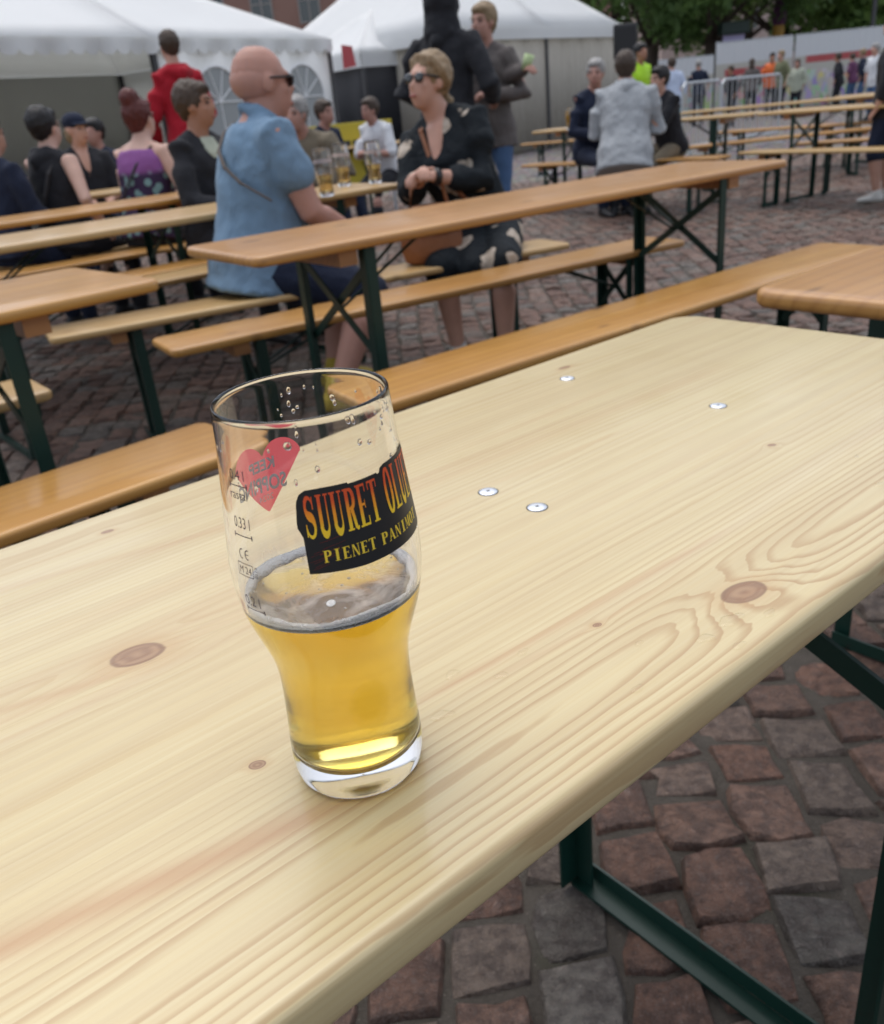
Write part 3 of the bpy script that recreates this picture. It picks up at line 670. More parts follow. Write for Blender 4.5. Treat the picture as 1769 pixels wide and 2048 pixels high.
furniture('beer_bench', 'bench on which the man in blue and the woman in the floral dress sit', c, an, HONEY3, 'wooden benches by the beer tables')
p = onz(1650, 634, .47); furniture('beer_bench', 'bench under the reddish table at right', (p.x + .95, p.y + .25, 0), ROW, HONEY2, 'wooden benches by the beer tables')
table('pale worn table behind the man in blue, with beer glasses at its right end', 2.60 - 1.1, 3.62, HONEY3)
table('varnished table cut by the left edge, one row before the people with their backs turned', 1.98 - .75, 4.78, HONEY)
bench('bench tucked under the far side of the pale worn table', 1.72, 4.05, HONEY3)
bench('bench in front of the third row table, empty', 1.70, 4.36, HONEY)
bench('bench behind the third row table, empty', 1.75, 5.25, HONEY)
table('narrow glimpse of a table in front of the woman in the cap', 2.1, 6.27, HONEY3)
bench('bench on which the people with their backs turned sit', 1.9, 5.73, HONEY3)
bench('bench of the woman in the cap, beyond her table', 2.1, 6.85, HONEY3)
def by_px(kind, label, a, b, wood, ang=None, shift=(0, 0)):
    z = .77 if kind == 'beer_table' else .47
    p = onz(*a, z); q = onz(*b, z); an = math.atan2(q.y - p.y, q.x - p.x) if ang is None else ang
    w = (.5 if kind == 'beer_table' else .25) / 2
    c = p + Vector((math.cos(an), math.sin(an), 0)) * 1.1 + Vector((-math.sin(an), math.cos(an), 0)) * w
    return furniture(kind, label, (c.x + shift[0], c.y + shift[1], 0), an, wood, 'long wooden beer tables' if kind == 'beer_table' else 'wooden benches by the beer tables')
by_px('beer_bench', 'bench under the man in the grey hoodie', (1040, 330), (1362, 317), HONEY)
by_px('beer_table', 'pale table in front of the man in the grey hoodie', (1062, 263), (1472, 229), HONEY3)
by_px('beer_table', 'pale table with glasses on it right of the grey hoodie', (1362, 225), (1740, 190), HONEY3)
by_px('beer_table', 'pale table nearest the man in black at right, its green legs showing', (1512, 226), (1742, 210), HONEY3)
by_px('beer_bench', 'nearest empty bench at right, reaching the man in black', (1474, 304), (1769, 297), HONEY3)
by_px('beer_bench', 'empty bench between the pale tables, left of the green legs', (1372, 294), (1572, 273), HONEY)
by_px('beer_bench', 'empty bench right of the green table legs', (1588, 287), (1742, 275), HONEY, R(-32))
by_px('beer_bench', 'further empty bench behind the green table legs', (1432, 264), (1572, 252), HONEY, R(-38))
by_px('beer_bench', 'farthest empty bench before the man in black', (1615, 254), (1742, 240), HONEY, R(-10))
by_px('beer_table', 'short glimpse of a pale table right below the banner', (1715, 190), (1769, 180), HONEY3, R(5))
by_px('beer_bench', 'bench end showing left of the grey hoodie man\'s table', (1040, 288), (1110, 283), HONEY, R(-30))
by_px('beer_table', 'table of the bearded man in the white shirt', (672, 296), (735, 287), HONEY3, R(12))
# ------------------------------------------------------------------ people
SK1 = skin('skin_rosy', (.47, .26, .205)); SK2 = skin('skin_fair', (.56, .33, .25)); SK3 = skin('skin_tan', (.40, .21, .14)); SK4 = skin('skin_pale', (.62, .41, .33))
SHAVE = skin('shaved_scalp', (.445, .25, .20)); H_BL = hairm('hair_dark_blonde', (.26, .18, .10)); H_BK = hairm('hair_black', (.012, .011, .012)); H_RD = hairm('hair_dark_red', (.10, .022, .018)); H_BR = hairm('hair_brown', (.06, .04, .028)); H_GR = hairm('hair_grey', (.30, .29, .28))
DARK = cloth('black_cloth', (.020, .021, .026)); NAVY = cloth('navy_cloth', (.014, .02, .042)); JEANS = cloth('blue_denim', (.065, .12, .23)); WHITEC = cloth('white_cloth', (.70, .72, .75), var=.06)
SHOEW = M('white_shoe', (.62, .62, .60), .6); SHOEK = M('dark_shoe', (.02, .02, .022), .55); SHOEY = M('yellow_shoe', (.45, .33, .03), .6); SOLE = M('pale_sole', (.55, .55, .52), .7)
LIPS = M('lips', (.36, .12, .10), .45); LEATHER = M('brown_leather', (.27, .105, .045), .5); LEATHER.bump(LEATHER.noise(LEATHER.coord(), 40, 4), .5, .01)
_rem = []
def _clouds(sz, dep=2):
    t = bpy.data.textures.new('folds', 'CLOUDS'); t.noise_scale = sz; t.noise_depth = dep; return t
_t1, _t2 = _clouds(.11), _clouds(.018, 3)
FOLDS = {'shirt': (_t1, .022), 'hoodie': (_t1, .028), 'trousers': (_t1, .018), 'shorts': (_t1, .018), 'skirt': (_t1, .018), 'hair': (_t2, .016), 'hood': (_t1, .03)}
def remesh(o, v, it=4, f=.5):
    a = o.modifiers.new('r', 'REMESH'); a.mode = 'VOXEL'; a.voxel_size = v; a.use_smooth_shade = True
    b = o.modifiers.new('s', 'SMOOTH'); b.factor = f; b.iterations = it; _rem.append(o)
    nm = o.name.split('.')[0]
    if nm in FOLDS:
        d = o.modifiers.new('d', 'DISPLACE'); d.texture = FOLDS[nm][0]; d.strength = FOLDS[nm][1]; d.mid_level = .5 if nm in ('trousers', 'shorts') else .3; d.texture_coords = 'GLOBAL'
    return o
def ik(a, c, l1, l2, pole):
    a = Vector(a); c = Vector(c); d = c - a; L = min(d.length, (l1 + l2) * .995); dn = d.normalized(); c2 = a + dn * L
    x = (l1 * l1 - l2 * l2 + L * L) / (2 * L); h = math.sqrt(max(0, l1 * l1 - x * x)); p = Vector(pole); p = (p - dn * p.dot(dn)).normalized()
    return a + dn * x + p * h, c2
def hand(bm, w, d, nrm, k, curl=.5, thumb=1):
    """palm and five fingers from wrist w along d; nrm = palm normal (fingers curl towards it)"""
    d = d.normalized(); nrm = (nrm - d * nrm.dot(d)).normalized(); s = d.cross(nrm) * thumb
    limb(bm, [w - d * .01 * k, w + d * .045 * k, w + d * .085 * k], [.026 * k, .036 * k, .036 * k], 10, .45, s)
    for i, (o, L) in enumerate(((.027, .070), (.009, .078), (-.009, .072), (-.026, .056))):
        b = w + d * .088 * k + s * o * k; a1 = curl * .9; a2 = curl * 2.0; a3 = curl * 2.7
        e = lambda a: d * math.cos(a) + nrm * math.sin(a)
        p1 = b + e(a1) * L * .45 * k; p2 = p1 + e(a2) * L * .32 * k; p3 = p2 + e(a3) * L * .24 * k
        limb(bm, [b - d * .02 * k, b, p1, p2, p3], [.0092 * k, .0092 * k, .0088 * k, .008 * k, .007 * k], 8)
    b = w + d * .03 * k + s * .03 * k; p1 = b + (d * .6 + s * .6 + nrm * .3).normalized() * .038 * k; p2 = p1 + (d * .85 + s * .1 + nrm * .5).normalized() * .032 * k
    limb(bm, [b - s * .012 * k, b, p1, p2], [.013 * k, .012 * k, .0105 * k, .0085 * k], 8)
def V3(p, fr): return fr[0] * p[0] + fr[1] * p[1] + fr[2] * p[2]
def person(label, head, D, yaw, seated=True, lean=8, side=0, hyaw=0, hpitch=0, g=1.0, belly=0., k=None, skin=SK2, shirt=DARK, sleeve=.45, trous=NAVY, tl=1., hair=('short', H_BR), shoes=SHOEK,
           hands=None, feet=None, lyaw=None, vox=.013, glasses=False, vneck=False, chest=0., skirt=None, seat=.47, hood=None, tank=False, extra=None, curl=.4, off=(0, 0), hemx=0., tee=None, hk=1.0, nk=.158, collar=False):
    H = ony(head[0], head[1], D); yaw = R(yaw); F = Vector((math.cos(yaw), math.sin(yaw), 0)); Lf = Vector((-math.sin(yaw), math.cos(yaw), 0)); U = Vector((0, 0, 1))
    le, sd = R(lean), R(side)
    Sp = (U * math.cos(le) + F * math.sin(le)); Sp = (Sp * math.cos(sd) + Lf * math.sin(sd)).normalized(); Fs = (F - Sp * F.dot(Sp)).normalized(); Ls = Sp.cross(Fs)
    fr = (Fs, Ls, Sp)
    hr = H.z
    if seated:
        hipz = seat + .085
        if k is None: k = min(1.14, max(.84, (hr - hipz) / (.735 * Sp.z)))
        P = Vector((H.x, H.y, hipz)) - Vector((Sp.x, Sp.y, 0)) * .735 * k
    else:
        if k is None: k = max(.8, hr / (.92 + .735 * Sp.z))
        hipz = .92 * k; P = Vector((H.x, H.y, hipz)) - Vector((Sp.x, Sp.y, 0)) * .735 * k
    root = empty('person', (P.x, P.y, 0), 0, label, 'person'); O = Vector((P.x, P.y, 0)); P = P - O
    def at(f, l, u): return P + V3((f * k, l * k, u * k), fr)
    NB = at(0, 0, .55); kh = k * hk; hc = NB + (Sp * .6 + U * .4).normalized() * nk * k + Fs * .025 * k
    hy = yaw + R(hyaw); hp = R(hpitch); HF0 = Vector((math.cos(hy), math.sin(hy), 0)); HF = (HF0 * math.cos(hp) - U * math.sin(hp)); HL = Vector((-math.sin(hy), math.cos(hy), 0)); HU = HF.cross(HL); HF, HL, HU = HF.normalized(), HL, HU.normalized()
    hf = (HF, HL, HU)
    def hd(f, l, u): return hc + V3((f * kh, l * kh, u * kh), hf)
    sh = [at(0, s * .175 * (1 + (g - 1) * .6), .49) for s in (1, -1)]; _ly = Lf if lyaw is None else Vector((-math.sin(R(lyaw)), math.cos(R(lyaw)), 0)); hip = [P + _ly * s * .09 * k * g for s in (1, -1)]
    # targets
    ha = []
    hdef = hands or (((.30, .10, .16), (.30, -.10, .16)) if seated else ((.08, .24, -.02), (.08, -.24, -.02)))
    for i, q in enumerate(hdef):
        if len(q) == 4: ha.append(ony(q[1], q[2], q[3]) - O)
        else: ha.append(P + (F * q[0] + Lf * q[1] + U * q[2]) * k)
    LF, LL = (F, Lf) if lyaw is None else (Vector((math.cos(R(lyaw)), math.sin(R(lyaw)), 0)), Vector((-math.sin(R(lyaw)), math.cos(R(lyaw)), 0)))
    ft = []
    fdef = feet or (((.46, .11), (.42, -.12)) if seated else ((.03, .10), (-.03, -.10)))
    for q in fdef: ft.append(P + (LF * q[0] + LL * q[1]) * k - U * (P.z - .085 * k))
    el = []; wr = []
    for i, s in enumerate((1, -1)):
        e, w = ik(sh[i], ha[i], .29 * k, .255 * k, Lf * s * .5 - U * .7 - F * .35); el.append(e); wr.append(w)
    kn = []; an = []
    for i, s in enumerate((1, -1)):
        e, w = ik(hip[i], ft[i], .43 * k, .42 * k, LF + U * (.6 if seated else .0) + LL * s * .15); kn.append(e); an.append(w)
    # ---- body: one continuous skin surface
    bm = BM()
    def ring(t, a, b, grow=0, fo=0): return ell(at(fo, 0, t), Ls * (a * g * k + grow), Fs * (b * g * k + grow), 16)
    T = [(-.10, .13, .10, 0), (-.04, .165, .118, 0), (.04, .17, .12, .005), (.12, .158, .115 + belly * .5, .01 + belly * .5), (.20, .15, .11 + belly * .6, .012 + belly * .6), (.30, .158, .115 + belly * .25 + chest * .3, .012 + belly * .2 + chest * .3), (.38, .168, .118 + chest * .5, .012 + chest * .4), (.45, .165, .105, .004), (.50, .13, .085, -.008), (.545, .07, .062, -.008)]
    rings(bm, [ring(t, a * .96, b * .96, 0, fo) for t, a, b, fo in T])
    limb(bm, [at(-.01, 0, .49), NB, hd(-.012, 0, -.07)], [.066 * k * min(g, 1.2), .062 * k * min(g, 1.2), .058 * kh], 12)
    for s in (1, -1): limb(bm, [at(-.012, s * .035, .545), at(-.01, s * .12 * g, .505)], [.042 * k, .045 * k], 10)
    ball(bm, hd(-.018, 0, .022), (.098 * kh, .076 * kh, .098 * kh), hf); ball(bm, hd(.030, 0, -.04), (.066 * kh, .06 * kh, .085 * kh), hf)
    ball(bm, hd(.056, 0, -.098), (.026 * kh, .03 * kh, .02 * kh), hf); ball(bm, hd(.075, 0, .028), (.018 * kh, .05 * kh, .013 * kh), hf)
    limb(bm, [hd(.086, 0, .02), hd(.106, 0, -.022), hd(.098, 0, -.034)], [.009 * kh, .0135 * kh, .013 * kh], 8)
    ball(bm, hd(.089, 0, -.064), (.012 * kh, .024 * kh, .011 * kh), hf)
    for s in (1, -1):
        ball(bm, hd(-.004, s * .078, -.008), (.022 * kh, .010 * kh, .034 * kh), hf, 10, 7); ball(bm, hd(.062, s * .04, -.022), (.02 * kh, .018 * kh, .018 * kh), hf, 10, 7)
    for i, s in enumerate((1, -1)):
        limb(bm, [at(0, s * .12 * g, .475), sh[i], sh[i].lerp(el[i], .35), el[i], el[i].lerp(wr[i], .3), wr[i]], [.055 * k * g, .056 * k * g, .05 * k * g, .041 * k * g, .042 * k * g, .027 * k * min(g, 1.1)])
        limb(bm, [hip[i] - F * .0, hip[i].lerp(kn[i], .45), kn[i], kn[i].lerp(an[i], .3), an[i].lerp(kn[i], .12), an[i]], [.088 * k * g, .076 * k * g, .056 * k * g, .056 * k * g, .037 * k * g, .036 * k])
        hand(bm, wr[i], (wr[i] - el[i]).normalized() * .8 + F * .3 - U * .05, Vector(-Lf * s * .5 - U * .7), k, curl, -s)
    if vneck:
        rings(bm, [ell(at(.066, 0, .535), Ls * .050 * k, Fs * .03 * k, 10), ell(at(.110 + chest * .3, 0, .46), Ls * .040 * k, Fs * .024 * k, 10), ell(at(.139 + chest * .8, 0, .39), Ls * .022 * k, Fs * .016 * k, 10), ell(at(.142 + chest * .9, 0, .345), Ls * .006 * k, Fs * .008 * k, 10)])
    remesh(obj('body', bm, skin, root, True), vox, 3)
    # ---- shirt
    gr = .014 * k
    bm = BM()
    hem = -.12 if not seated else -.06
    top = [q for q in T if q[0] >= -.04]
    rs = [ring(hem - hemx, .172, .13, gr * 2.2)] + [ring(t, a, b, gr * (2. if t < .05 else 1.3 if t < .3 else 1), fo) for t, a, b, fo in top[:-1]]
    if not tank: rs += [ring(.535, .085, .072, gr * .5, -.008)]
    rings(bm, rs)
    if collar: limb(bm, [at(.075, -.035, .535), at(.03, -.075, .565), at(-.035, -.07, .59), at(-.07, 0, .60), at(-.035, .07, .59), at(.03, .075, .565), at(.075, .035, .535)], [.02 * k] * 7, 8)
    if not tank:
        for s in (1, -1): limb(bm, [at(-.012, s * .04, .54), at(-.01, s * .12 * g, .505)], [.050 * k, .053 * k], 10)
    for i, s in enumerate((1, -1)):
        if sleeve <= 0: continue
        pts = [at(0, s * .10 * g, .47), sh[i]]; rad = [.06 * k * g, .066 * k * g]
        full = [sh[i].lerp(el[i], .4), el[i], el[i].lerp(wr[i], .5), wr[i]]; fr_ = (.2, .5, .75, 1.0); rr = (.062, .057, .05, .04)
        for a, b, r_ in zip(full, fr_, rr):
            if sleeve >= b - .001: pts.append(a); rad.append((r_ * g + .006) * k)
        if sleeve < .5: pts = pts[:2] + [sh[i].lerp(el[i], min(1, sleeve * 2 * .5)), sh[i].lerp(el[i], min(1, sleeve * 2))]; rad = rad[:2] + [.062 * k * g, .066 * k * g]
        limb(bm, pts, rad)
    if hood: limb(bm, [at(-.05, .075, .53), at(-.105, .0, .50), at(-.05, -.075, .53)], [.04 * k, .055 * k, .04 * k], 10); limb(bm, [at(.0, .08, .54), at(-.06, .06, .56), at(-.08, 0, .56), at(-.06, -.06, .56), at(0, -.08, .54)], [.028 * k] * 5, 10)
    remesh(obj('shirt' if not hood else 'hoodie', bm, shirt, root, True), max(vox, .011), 3)
    if tee is not None:
        bm = BM(); rings(bm, [ell(at(.050, 0, .545), Ls * .055 * k, Fs * .03 * k, 12), ell(at(.090, 0, .46), Ls * .075 * k, Fs * .045 * k, 12), ell(at(.100 + belly, 0, .34), Ls * .085 * k, Fs * .05 * k, 12), ell(at(.098 + belly, 0, .15), Ls * .095 * k, Fs * .055 * k, 12), ell(at(.09 + belly, 0, -.05), Ls * .10 * k, Fs * .06 * k, 12)]); remesh(obj('tee_shirt', bm, tee, root, True), .012, 2)
    # ---- trousers or skirt
    bm = BM()
    if skirt:
        m1 = (kn[0] + kn[1]) / 2; rings(bm, [ring(.12, .16, .12, gr * .8), ring(.0, .175, .135, gr), ring(-.08, .17, .13, gr)])
        for i in range(2):
            if seated: limb(bm, [hip[i], hip[i].lerp(kn[i], .5), kn[i] + LF * .015], [.10 * k * g, .092 * k * g, .078 * k * g]); limb(bm, [kn[i] + LF * .01, kn[i] + LF * .02 - U * skirt * k], [.07 * k, .074 * k])
        if seated: limb(bm, [P, m1, m1 + LF * .02 - U * (skirt - .03) * k], [.09 * k, .075 * k, .06 * k])
        else: rings(bm, [ell(P, Ls * .18 * k, F * .14 * k, 16), ell(P - U * .42 * k, Lf * .22 * k, F * .18 * k, 16)])
    else:
        rings(bm, [ring(-.11, .14, .11, gr), ring(-.04, .168, .122, gr), ring(.05, .168, .122, gr), ring(.10, .158, .118, gr)])
        for i in range(2):
            pts = [hip[i], hip[i].lerp(kn[i], .5), kn[i]]; rad = [.098 * k * g, .088 * k * g, .071 * k * g]
            if tl >= 1: pts += [kn[i].lerp(an[i], .5), an[i] + U * .02]; rad += [.066 * k * g, .058 * k]
            elif tl > .5: pts.append(kn[i].lerp(an[i], (tl - .5) * 2)); rad.append(.075 * k * g)
            elif tl < .5: pts[2] = hip[i].lerp(kn[i], tl * 2); rad[2] = .09 * k * g
            limb(bm, pts, rad)
    remesh(obj('skirt' if skirt else ('trousers' if tl >= 1 else 'shorts'), bm, trous, root, True), max(vox, .012), 3)
    # ---- shoes
    for i in range(2):
        a = an[i]; bm = BM(); rings(bm, [ell(a + LF * x * k - U * (a.z - z * k), LL * w * k, U * h_ * k, 12) for x, w, h_, z in ((-.075, .02, .02, .035), (-.06, .034, .038, .042), (0, .04, .05, .05), (.06, .044, .042, .042), (.13, .047, .03, .03), (.175, .035, .022, .022), (.19, .015, .012, .018))])
        limb(bm, [a - U * .03 * k, a + U * .015 * k], [.046 * k, .046 * k], 10); o = obj('shoe', bm, shoes, root, True); remesh(o, .012, 2)
    # ---- hair
    st_, hm = hair
    bm = BM()
    if st_ == 'shaved': ball(bm, hd(-.030, 0, .004), (.0895 * kh, .0785 * kh, .070 * kh), hf, 18, 12); obj('hair', bm, hm, root, True)
    elif st_ in ('short', 'bun', 'pony', 'long', 'fringe', 'stubble'):
        gs = .004 if st_ == 'stubble' else .012
        ball(bm, hd(-.032, 0, .036), ((.094 + gs * .6) * kh, (.078 + gs) * kh, (.092 + gs) * kh), hf)
        if st_ not in ('stubble', 'pony'): ball(bm, hd(.02, 0, .082), (.065 * kh, .066 * kh, .036 * kh), hf)
        if st_ == 'pony':
            for s in (1, -1): limb(bm, [hd(.052, s * .006, .104), hd(.035, s * .052, .085), hd(-.01, s * .082, .04), hd(-.05, s * .08, .0)], [.014 * kh, .022 * kh, .022 * kh, .02 * kh], 8)
        if st_ in ('short', 'fringe'): ball(bm, hd(-.06, 0, -.01), (.05 * kh, .07 * kh, .07 * kh), hf)
        if st_ == 'long': limb(bm, [hd(-.05, 0, .02), hd(-.075, 0, -.08), hd(-.07, 0, -.2)], [.075 * kh, .08 * kh, .06 * kh], 10)
        if st_ == 'bun': ball(bm, hd(-.07, 0, .13), (.062 * kh, .062 * kh, .06 * kh), hf); ball(bm, hd(-.06, 0, -.02), (.05 * kh, .066 * kh, .07 * kh), hf)
        if st_ == 'pony': ball(bm, hd(-.06, 0, -.005), (.05 * kh, .07 * kh, .075 * kh), hf); limb(bm, [hd(-.09, .0, -.04), hd(-.125, .01, -.075), hd(-.115, .015, -.14), hd(-.09, .02, -.18)], [.026 * kh, .034 * kh, .036 * kh, .015 * kh], 10)
        remesh(obj('hair', bm, hm, root, True), .010, 2)
    elif st_ == 'cap':
        ball(bm, hd(-.045, 0, -.03), (.06 * kh, .078 * kh, .09 * kh), hf); remesh(obj('hair', bm, hm, root, True), .01, 2)
        bm = BM(); ball(bm, hd(-.012, 0, .060), (.108 * kh, .09 * kh, .078 * kh), hf); rings(bm, [ell(hd(.075, 0, .036), HF * .1 * kh, HL * .078 * kh, 16), ell(hd(.08, 0, .046), HF * .1 * kh, HL * .078 * kh, 16)]); remesh(obj('cap', bm, extra or NAVY, root, True), .008, 1)
    elif st_ == 'hoodup':
        bm.free(); bm = BM(); ball(bm, hd(-.035, 0, .02), (.125 * kh, .112 * kh, .135 * kh), hf); limb(bm, [hd(-.05, 0, -.04), NB - Fs * .02 * kh], [.1 * kh, .12 * kh], 12); remesh(obj('hood', bm, shirt, root, True), .012, 3)
    else: bm.free()
    # ---- face details
    if glasses:
        bm = BM()
        for s in (1, -1): ball(bm, hd(.090, s * .034, .008), (.006 * kh, .031 * kh, .023 * kh), (HF - HL * s * -.0 + HF * 0, HL, HU), 12, 7)
        sg = obj('sunglasses', bm, LENS, root, True)
        bm = BM(); limb(bm, [hd(.094, .012, .014), hd(.094, -.012, .014)], [.0035 * kh] * 2, 6)
        for s in (1, -1): limb(bm, [hd(.090, s * .06, .016), hd(.075, s * .072, .016), hd(.0, s * .084, .012)], [.005 * kh, .005 * kh, .004 * kh], 6)
        obj('temple', bm, BLACK, sg)
    elif vox < .016:
        for s in (1, -1):
            bm = BM(); ball(bm, hd(.078, s * .032, .008), (.010 * kh, .014 * kh, .007 * kh), hf, 10, 6); obj('eye', bm, BLACK, root, True)
            if hm is not None: bm = BM(); limb(bm, [hd(.09, s * .015, .028), hd(.088, s * .035, .033), hd(.074, s * .052, .027)], [.004 * kh] * 3, 6); obj('eyebrow', bm, hm, root, True)
    if vox < .016:
        bm = BM(); ball(bm, hd(.0935, 0, -.066), (.010 * kh, .022 * kh, .0075 * kh), hf, 12, 7); obj('lips', bm, LIPS, root, True)
    return dict(root=root, O=O, P=P, at=at, hd=hd, sh=sh, el=el, wr=wr, kn=kn, an=an, F=F, L=Lf, Fs=Fs, Ls=Ls, Sp=Sp, k=k, NB=NB, hc=hc)
def strap(q, a, b, mat, w=.02, nm='strap', n=14, bulge=None, prt=None):
    """band over the torso from local torso coords a to b (f,l,u lists)"""
    bm = BM(); pts = [q['at'](*p) for p in a]
    for p0, p1 in zip(pts, pts[1:]): limb(bm, [p0, p1], [w, w], 8, .35, q['Ls'])
    return obj(nm, bm, mat, prt or q['root'], True)
BLUE = cloth('blue_linen_shirt', (.155, .25, .36), var=.04, fold=.6)
FLOR = M('black_floral_print', (.01, .012, .016), .75, spec=.2); _v = FLOR.coord(); _d = FLOR.noise(_v, 9, 3, .6, .4); _f = FLOR.voro(FLOR.comb(*[a + (_d - .5) * .10 for a in FLOR.xyz()]), 7.5); _p = FLOR.noise(_v, 30, 3, .6, 1)
_fm = (1 - _f.step(.33, .37)) * _p.step(.22, .36); FLOR.put('Base Color', FLOR.mix(_fm, (.010, .014, .018), FLOR.mix(_p, (.30, .22, .15), (.60, .55, .48)))); FLOR.bump(FLOR.noise(_v, 10, 3, .5, 1.5), .5, .03)
PURP = M('purple_and_teal_print_top', (.2, .07, .24), .8); _x, _y, _z = PURP.xyz(); _v = PURP.coord(); _t = PURP.voro(_v, 17).step(.32, .42); _m = _z.step(.86, .90); PURP.put('Base Color', PURP.mix(_m, PURP.mix(_t, (.18, .30, .30), (.03, .012, .05)), (.25, .085, .29)))
GREYH = cloth('grey_hoodie', (.36, .38, .40), var=.08, fold=.7); KHAKI = cloth('khaki_jacket', (.19, .16, .115)); REDC = cloth('red_jacket', (.38, .012, .025)); GREYC = cloth('grey_cardigan', (.125, .11, .105)); SAGE = cloth('pale_sage_tee', (.42, .45, .36)); HIVIS = M('hi_vis_vest', (.42, .75, .02), .6); ORANGE = M('orange_vest', (.8, .16, .03), .6); LBLUE = cloth('light_blue_shirt', (.48, .55, .70), var=.08); OLIVE = cloth('olive_dress', (.18, .19, .11)); PLUM = cloth('plum_top', (.12, .045, .10))
# near pair
q = person('bald man in a blue shirt and navy shorts sitting with his back half turned', (522, 143), 3.66, 28, lean=13, hyaw=-2, hpitch=4, g=1.22, belly=.06, hk=1.10, nk=.148, skin=SK1, shirt=BLUE, sleeve=.24, collar=True, trous=NAVY, tl=.5, hair=('shaved', SHAVE), shoes=SHOEY, vox=.010, glasses=True,
           hands=((.40, .10, .10), (.40, -.12, .10)), feet=((.30, .02), (.16, -.34)), hemx=.03)
strap(q, [(-.085, .07, .54), (-.124, .05, .50), (-.156, .01, .43), (-.156, -.07, .37), (-.122, -.16, .32), (-.03, -.24, .27)], None, M('grey_brown_strap', (.13, .105, .09), .8), .011, 'bag_strap')
w = person('woman in sunglasses and a black floral dress with clasped hands', (848, 152), 4.08, 238, lean=12, side=-13, hyaw=-14, hpitch=-8, g=1.06, skin=SK2, shirt=FLOR, sleeve=.9, trous=FLOR, skirt=.035, hair=('pony', H_BL), shoes=SHOEW, vox=.010, glasses=True, vneck=True, chest=.03,
           hands=((0, 868, 352, 3.82), (0, 842, 350, 3.80)), lyaw=258, feet=((.38, .13), (.33, -.11)), curl=.55)
strap(w, [(-.03, -.09, .55), (.08, -.075, .53), (.142, -.045, .42), (.165, .0, .32), (.165, .06, .20), (.15, .11, .08)], None, LEATHER, .011, 'bag_strap')
bm = BM(); wv = (w['wr'][0]); dv = (w['wr'][0] - w['el'][0]).normalized(); x_, y_, d_ = basis(dv); rings(bm, [ell(wv - dv * .025, x_ * .034, y_ * .034), ell(wv - dv * .0, x_ * .033, y_ * .033)]); obj('wristwatch', bm, BLACK, w['root'], True)
p = onz(868, 522, .47)
t = empty('handbag', (p.x, p.y - .02, .471), R(20), 'round brown leather handbag on the bench beside the woman in the floral dress', 'handbag')
bm = BM(); rings(bm, [ell((0, 0, z), Vector((a, 0, 0)), Vector((0, b, 0)), 20) for z, a, b in ((0, .10, .05), (.012, .125, .066), (.06, .14, .075), (.13, .135, .072), (.19, .115, .06), (.225, .08, .04))]); obj('bag_body', bm, LEATHER, t, True)
bm = BM(); rings(bm, [ell((0, -.006, z), Vector((a, 0, 0)), Vector((0, b, 0)), 20) for z, a, b in ((.12, .139, .078), (.16, .132, .076), (.20, .115, .066), (.232, .075, .045))]); obj('flap', bm, M('tan_leather_flap', (.32, .13, .06), .5), t, True)
bm = BM(); limb(bm, [(-.09, 0, .20), (-.07, 0, .30), (0, 0, .34), (.07, 0, .30), (.09, 0, .20)], [.009] * 5, 8); obj('handle', bm, LEATHER, t, True)
# left group
q = person('person with black hair in a sleeveless black hoodie seen from behind', (85, 246), 5.62, 62, lean=4, shirt=DARK, sleeve=0, hood=True, skin=SK4, hair=('short', H_BK), trous=DARK, vox=.013, hands=((.3, .16, .18), (.12, -.26, .06)), g=1.05)
strap(q, [(-.05, -.10, .53), (-.12, -.09, .42), (-.14, -.04, .28), (-.13, .02, .16)], None, M('charcoal_strap', (.035, .034, .038), .8), .016, 'shoulder_strap')
person('woman in a black cap facing right across the table', (150, 252), 6.9, 300, lean=3, hyaw=28, shirt=DARK, sleeve=.45, skin=SK2, hair=('cap', H_BL), extra=NAVY, trous=NAVY, vneck=True, vox=.014)
person('person half hidden behind the woman in the black cap', (190, 262), 7.9, 250, lean=0, shirt=NAVY, sleeve=1., skin=SK1, hair=('short', H_BK), vox=.016)
q = person('woman with a dark red bun in a purple print tank top seen from behind', (278, 228), 5.75, 62, lean=10, shirt=PURP, sleeve=0, tank=True, skin=SK4, hair=('bun', H_RD), trous=DARK, vox=.013, g=1.16, hands=((.32, .1, .2), (.3, -.2, .2)))
strap(q, [(-.06, -.13, .52), (-.14, -.06, .40), (-.165, .02, .26), (-.155, .09, .14)], None, BLACK, .009, 'bag_strap')
person('man with brown hair in an open black jacket and pale tee', (385, 200), 4.95, 330, lean=2, hyaw=22, shirt=DARK, tee=SAGE, sleeve=1., skin=SK3, hair=('short', H_BR), trous=DARK, vox=.013, hands=((.3, .12, .14), (.3, -.12, .14)))
person('man in a red and black jacket standing behind the seated group', (338, 84), 8.1, 128, False, lean=2, g=.86, hk=.84, shirt=REDC, sleeve=1., hood=True, skin=SK2, hair=('short', H_BR), trous=DARK, vox=.014, hands=((.24, .16, .06), (.24, -.18, .06)))
person('person in dark clothes cut off by the left edge', (-28, 262), 5.4, 60, lean=6, shirt=NAVY, sleeve=1., skin=SK2, hair=('short', H_BR), vox=.014)
person('person in a khaki jacket bent forward behind the bald man', (588, 222), 6.3, 250, lean=26, shirt=KHAKI, sleeve=1., skin=SK1, hair=('short', H_GR), trous=DARK, vox=.014, g=1.15)
person('person in dark clothes seen from the side left of the yellow sign', (652, 236), 8.6, 320, lean=14, shirt=NAVY, sleeve=1., skin=SK1, hair=('short', H_BR), vox=.015)
person('bearded man in a white shirt leaning on his table before the black tent', (738, 218), 9.1, 235, lean=18, hyaw=-12, shirt=WHITEC, sleeve=.45, skin=SK1, hair=('short', H_BR), trous=DARK, vox=.014, hands=((.42, .10, .24), (.42, -.04, .24)))
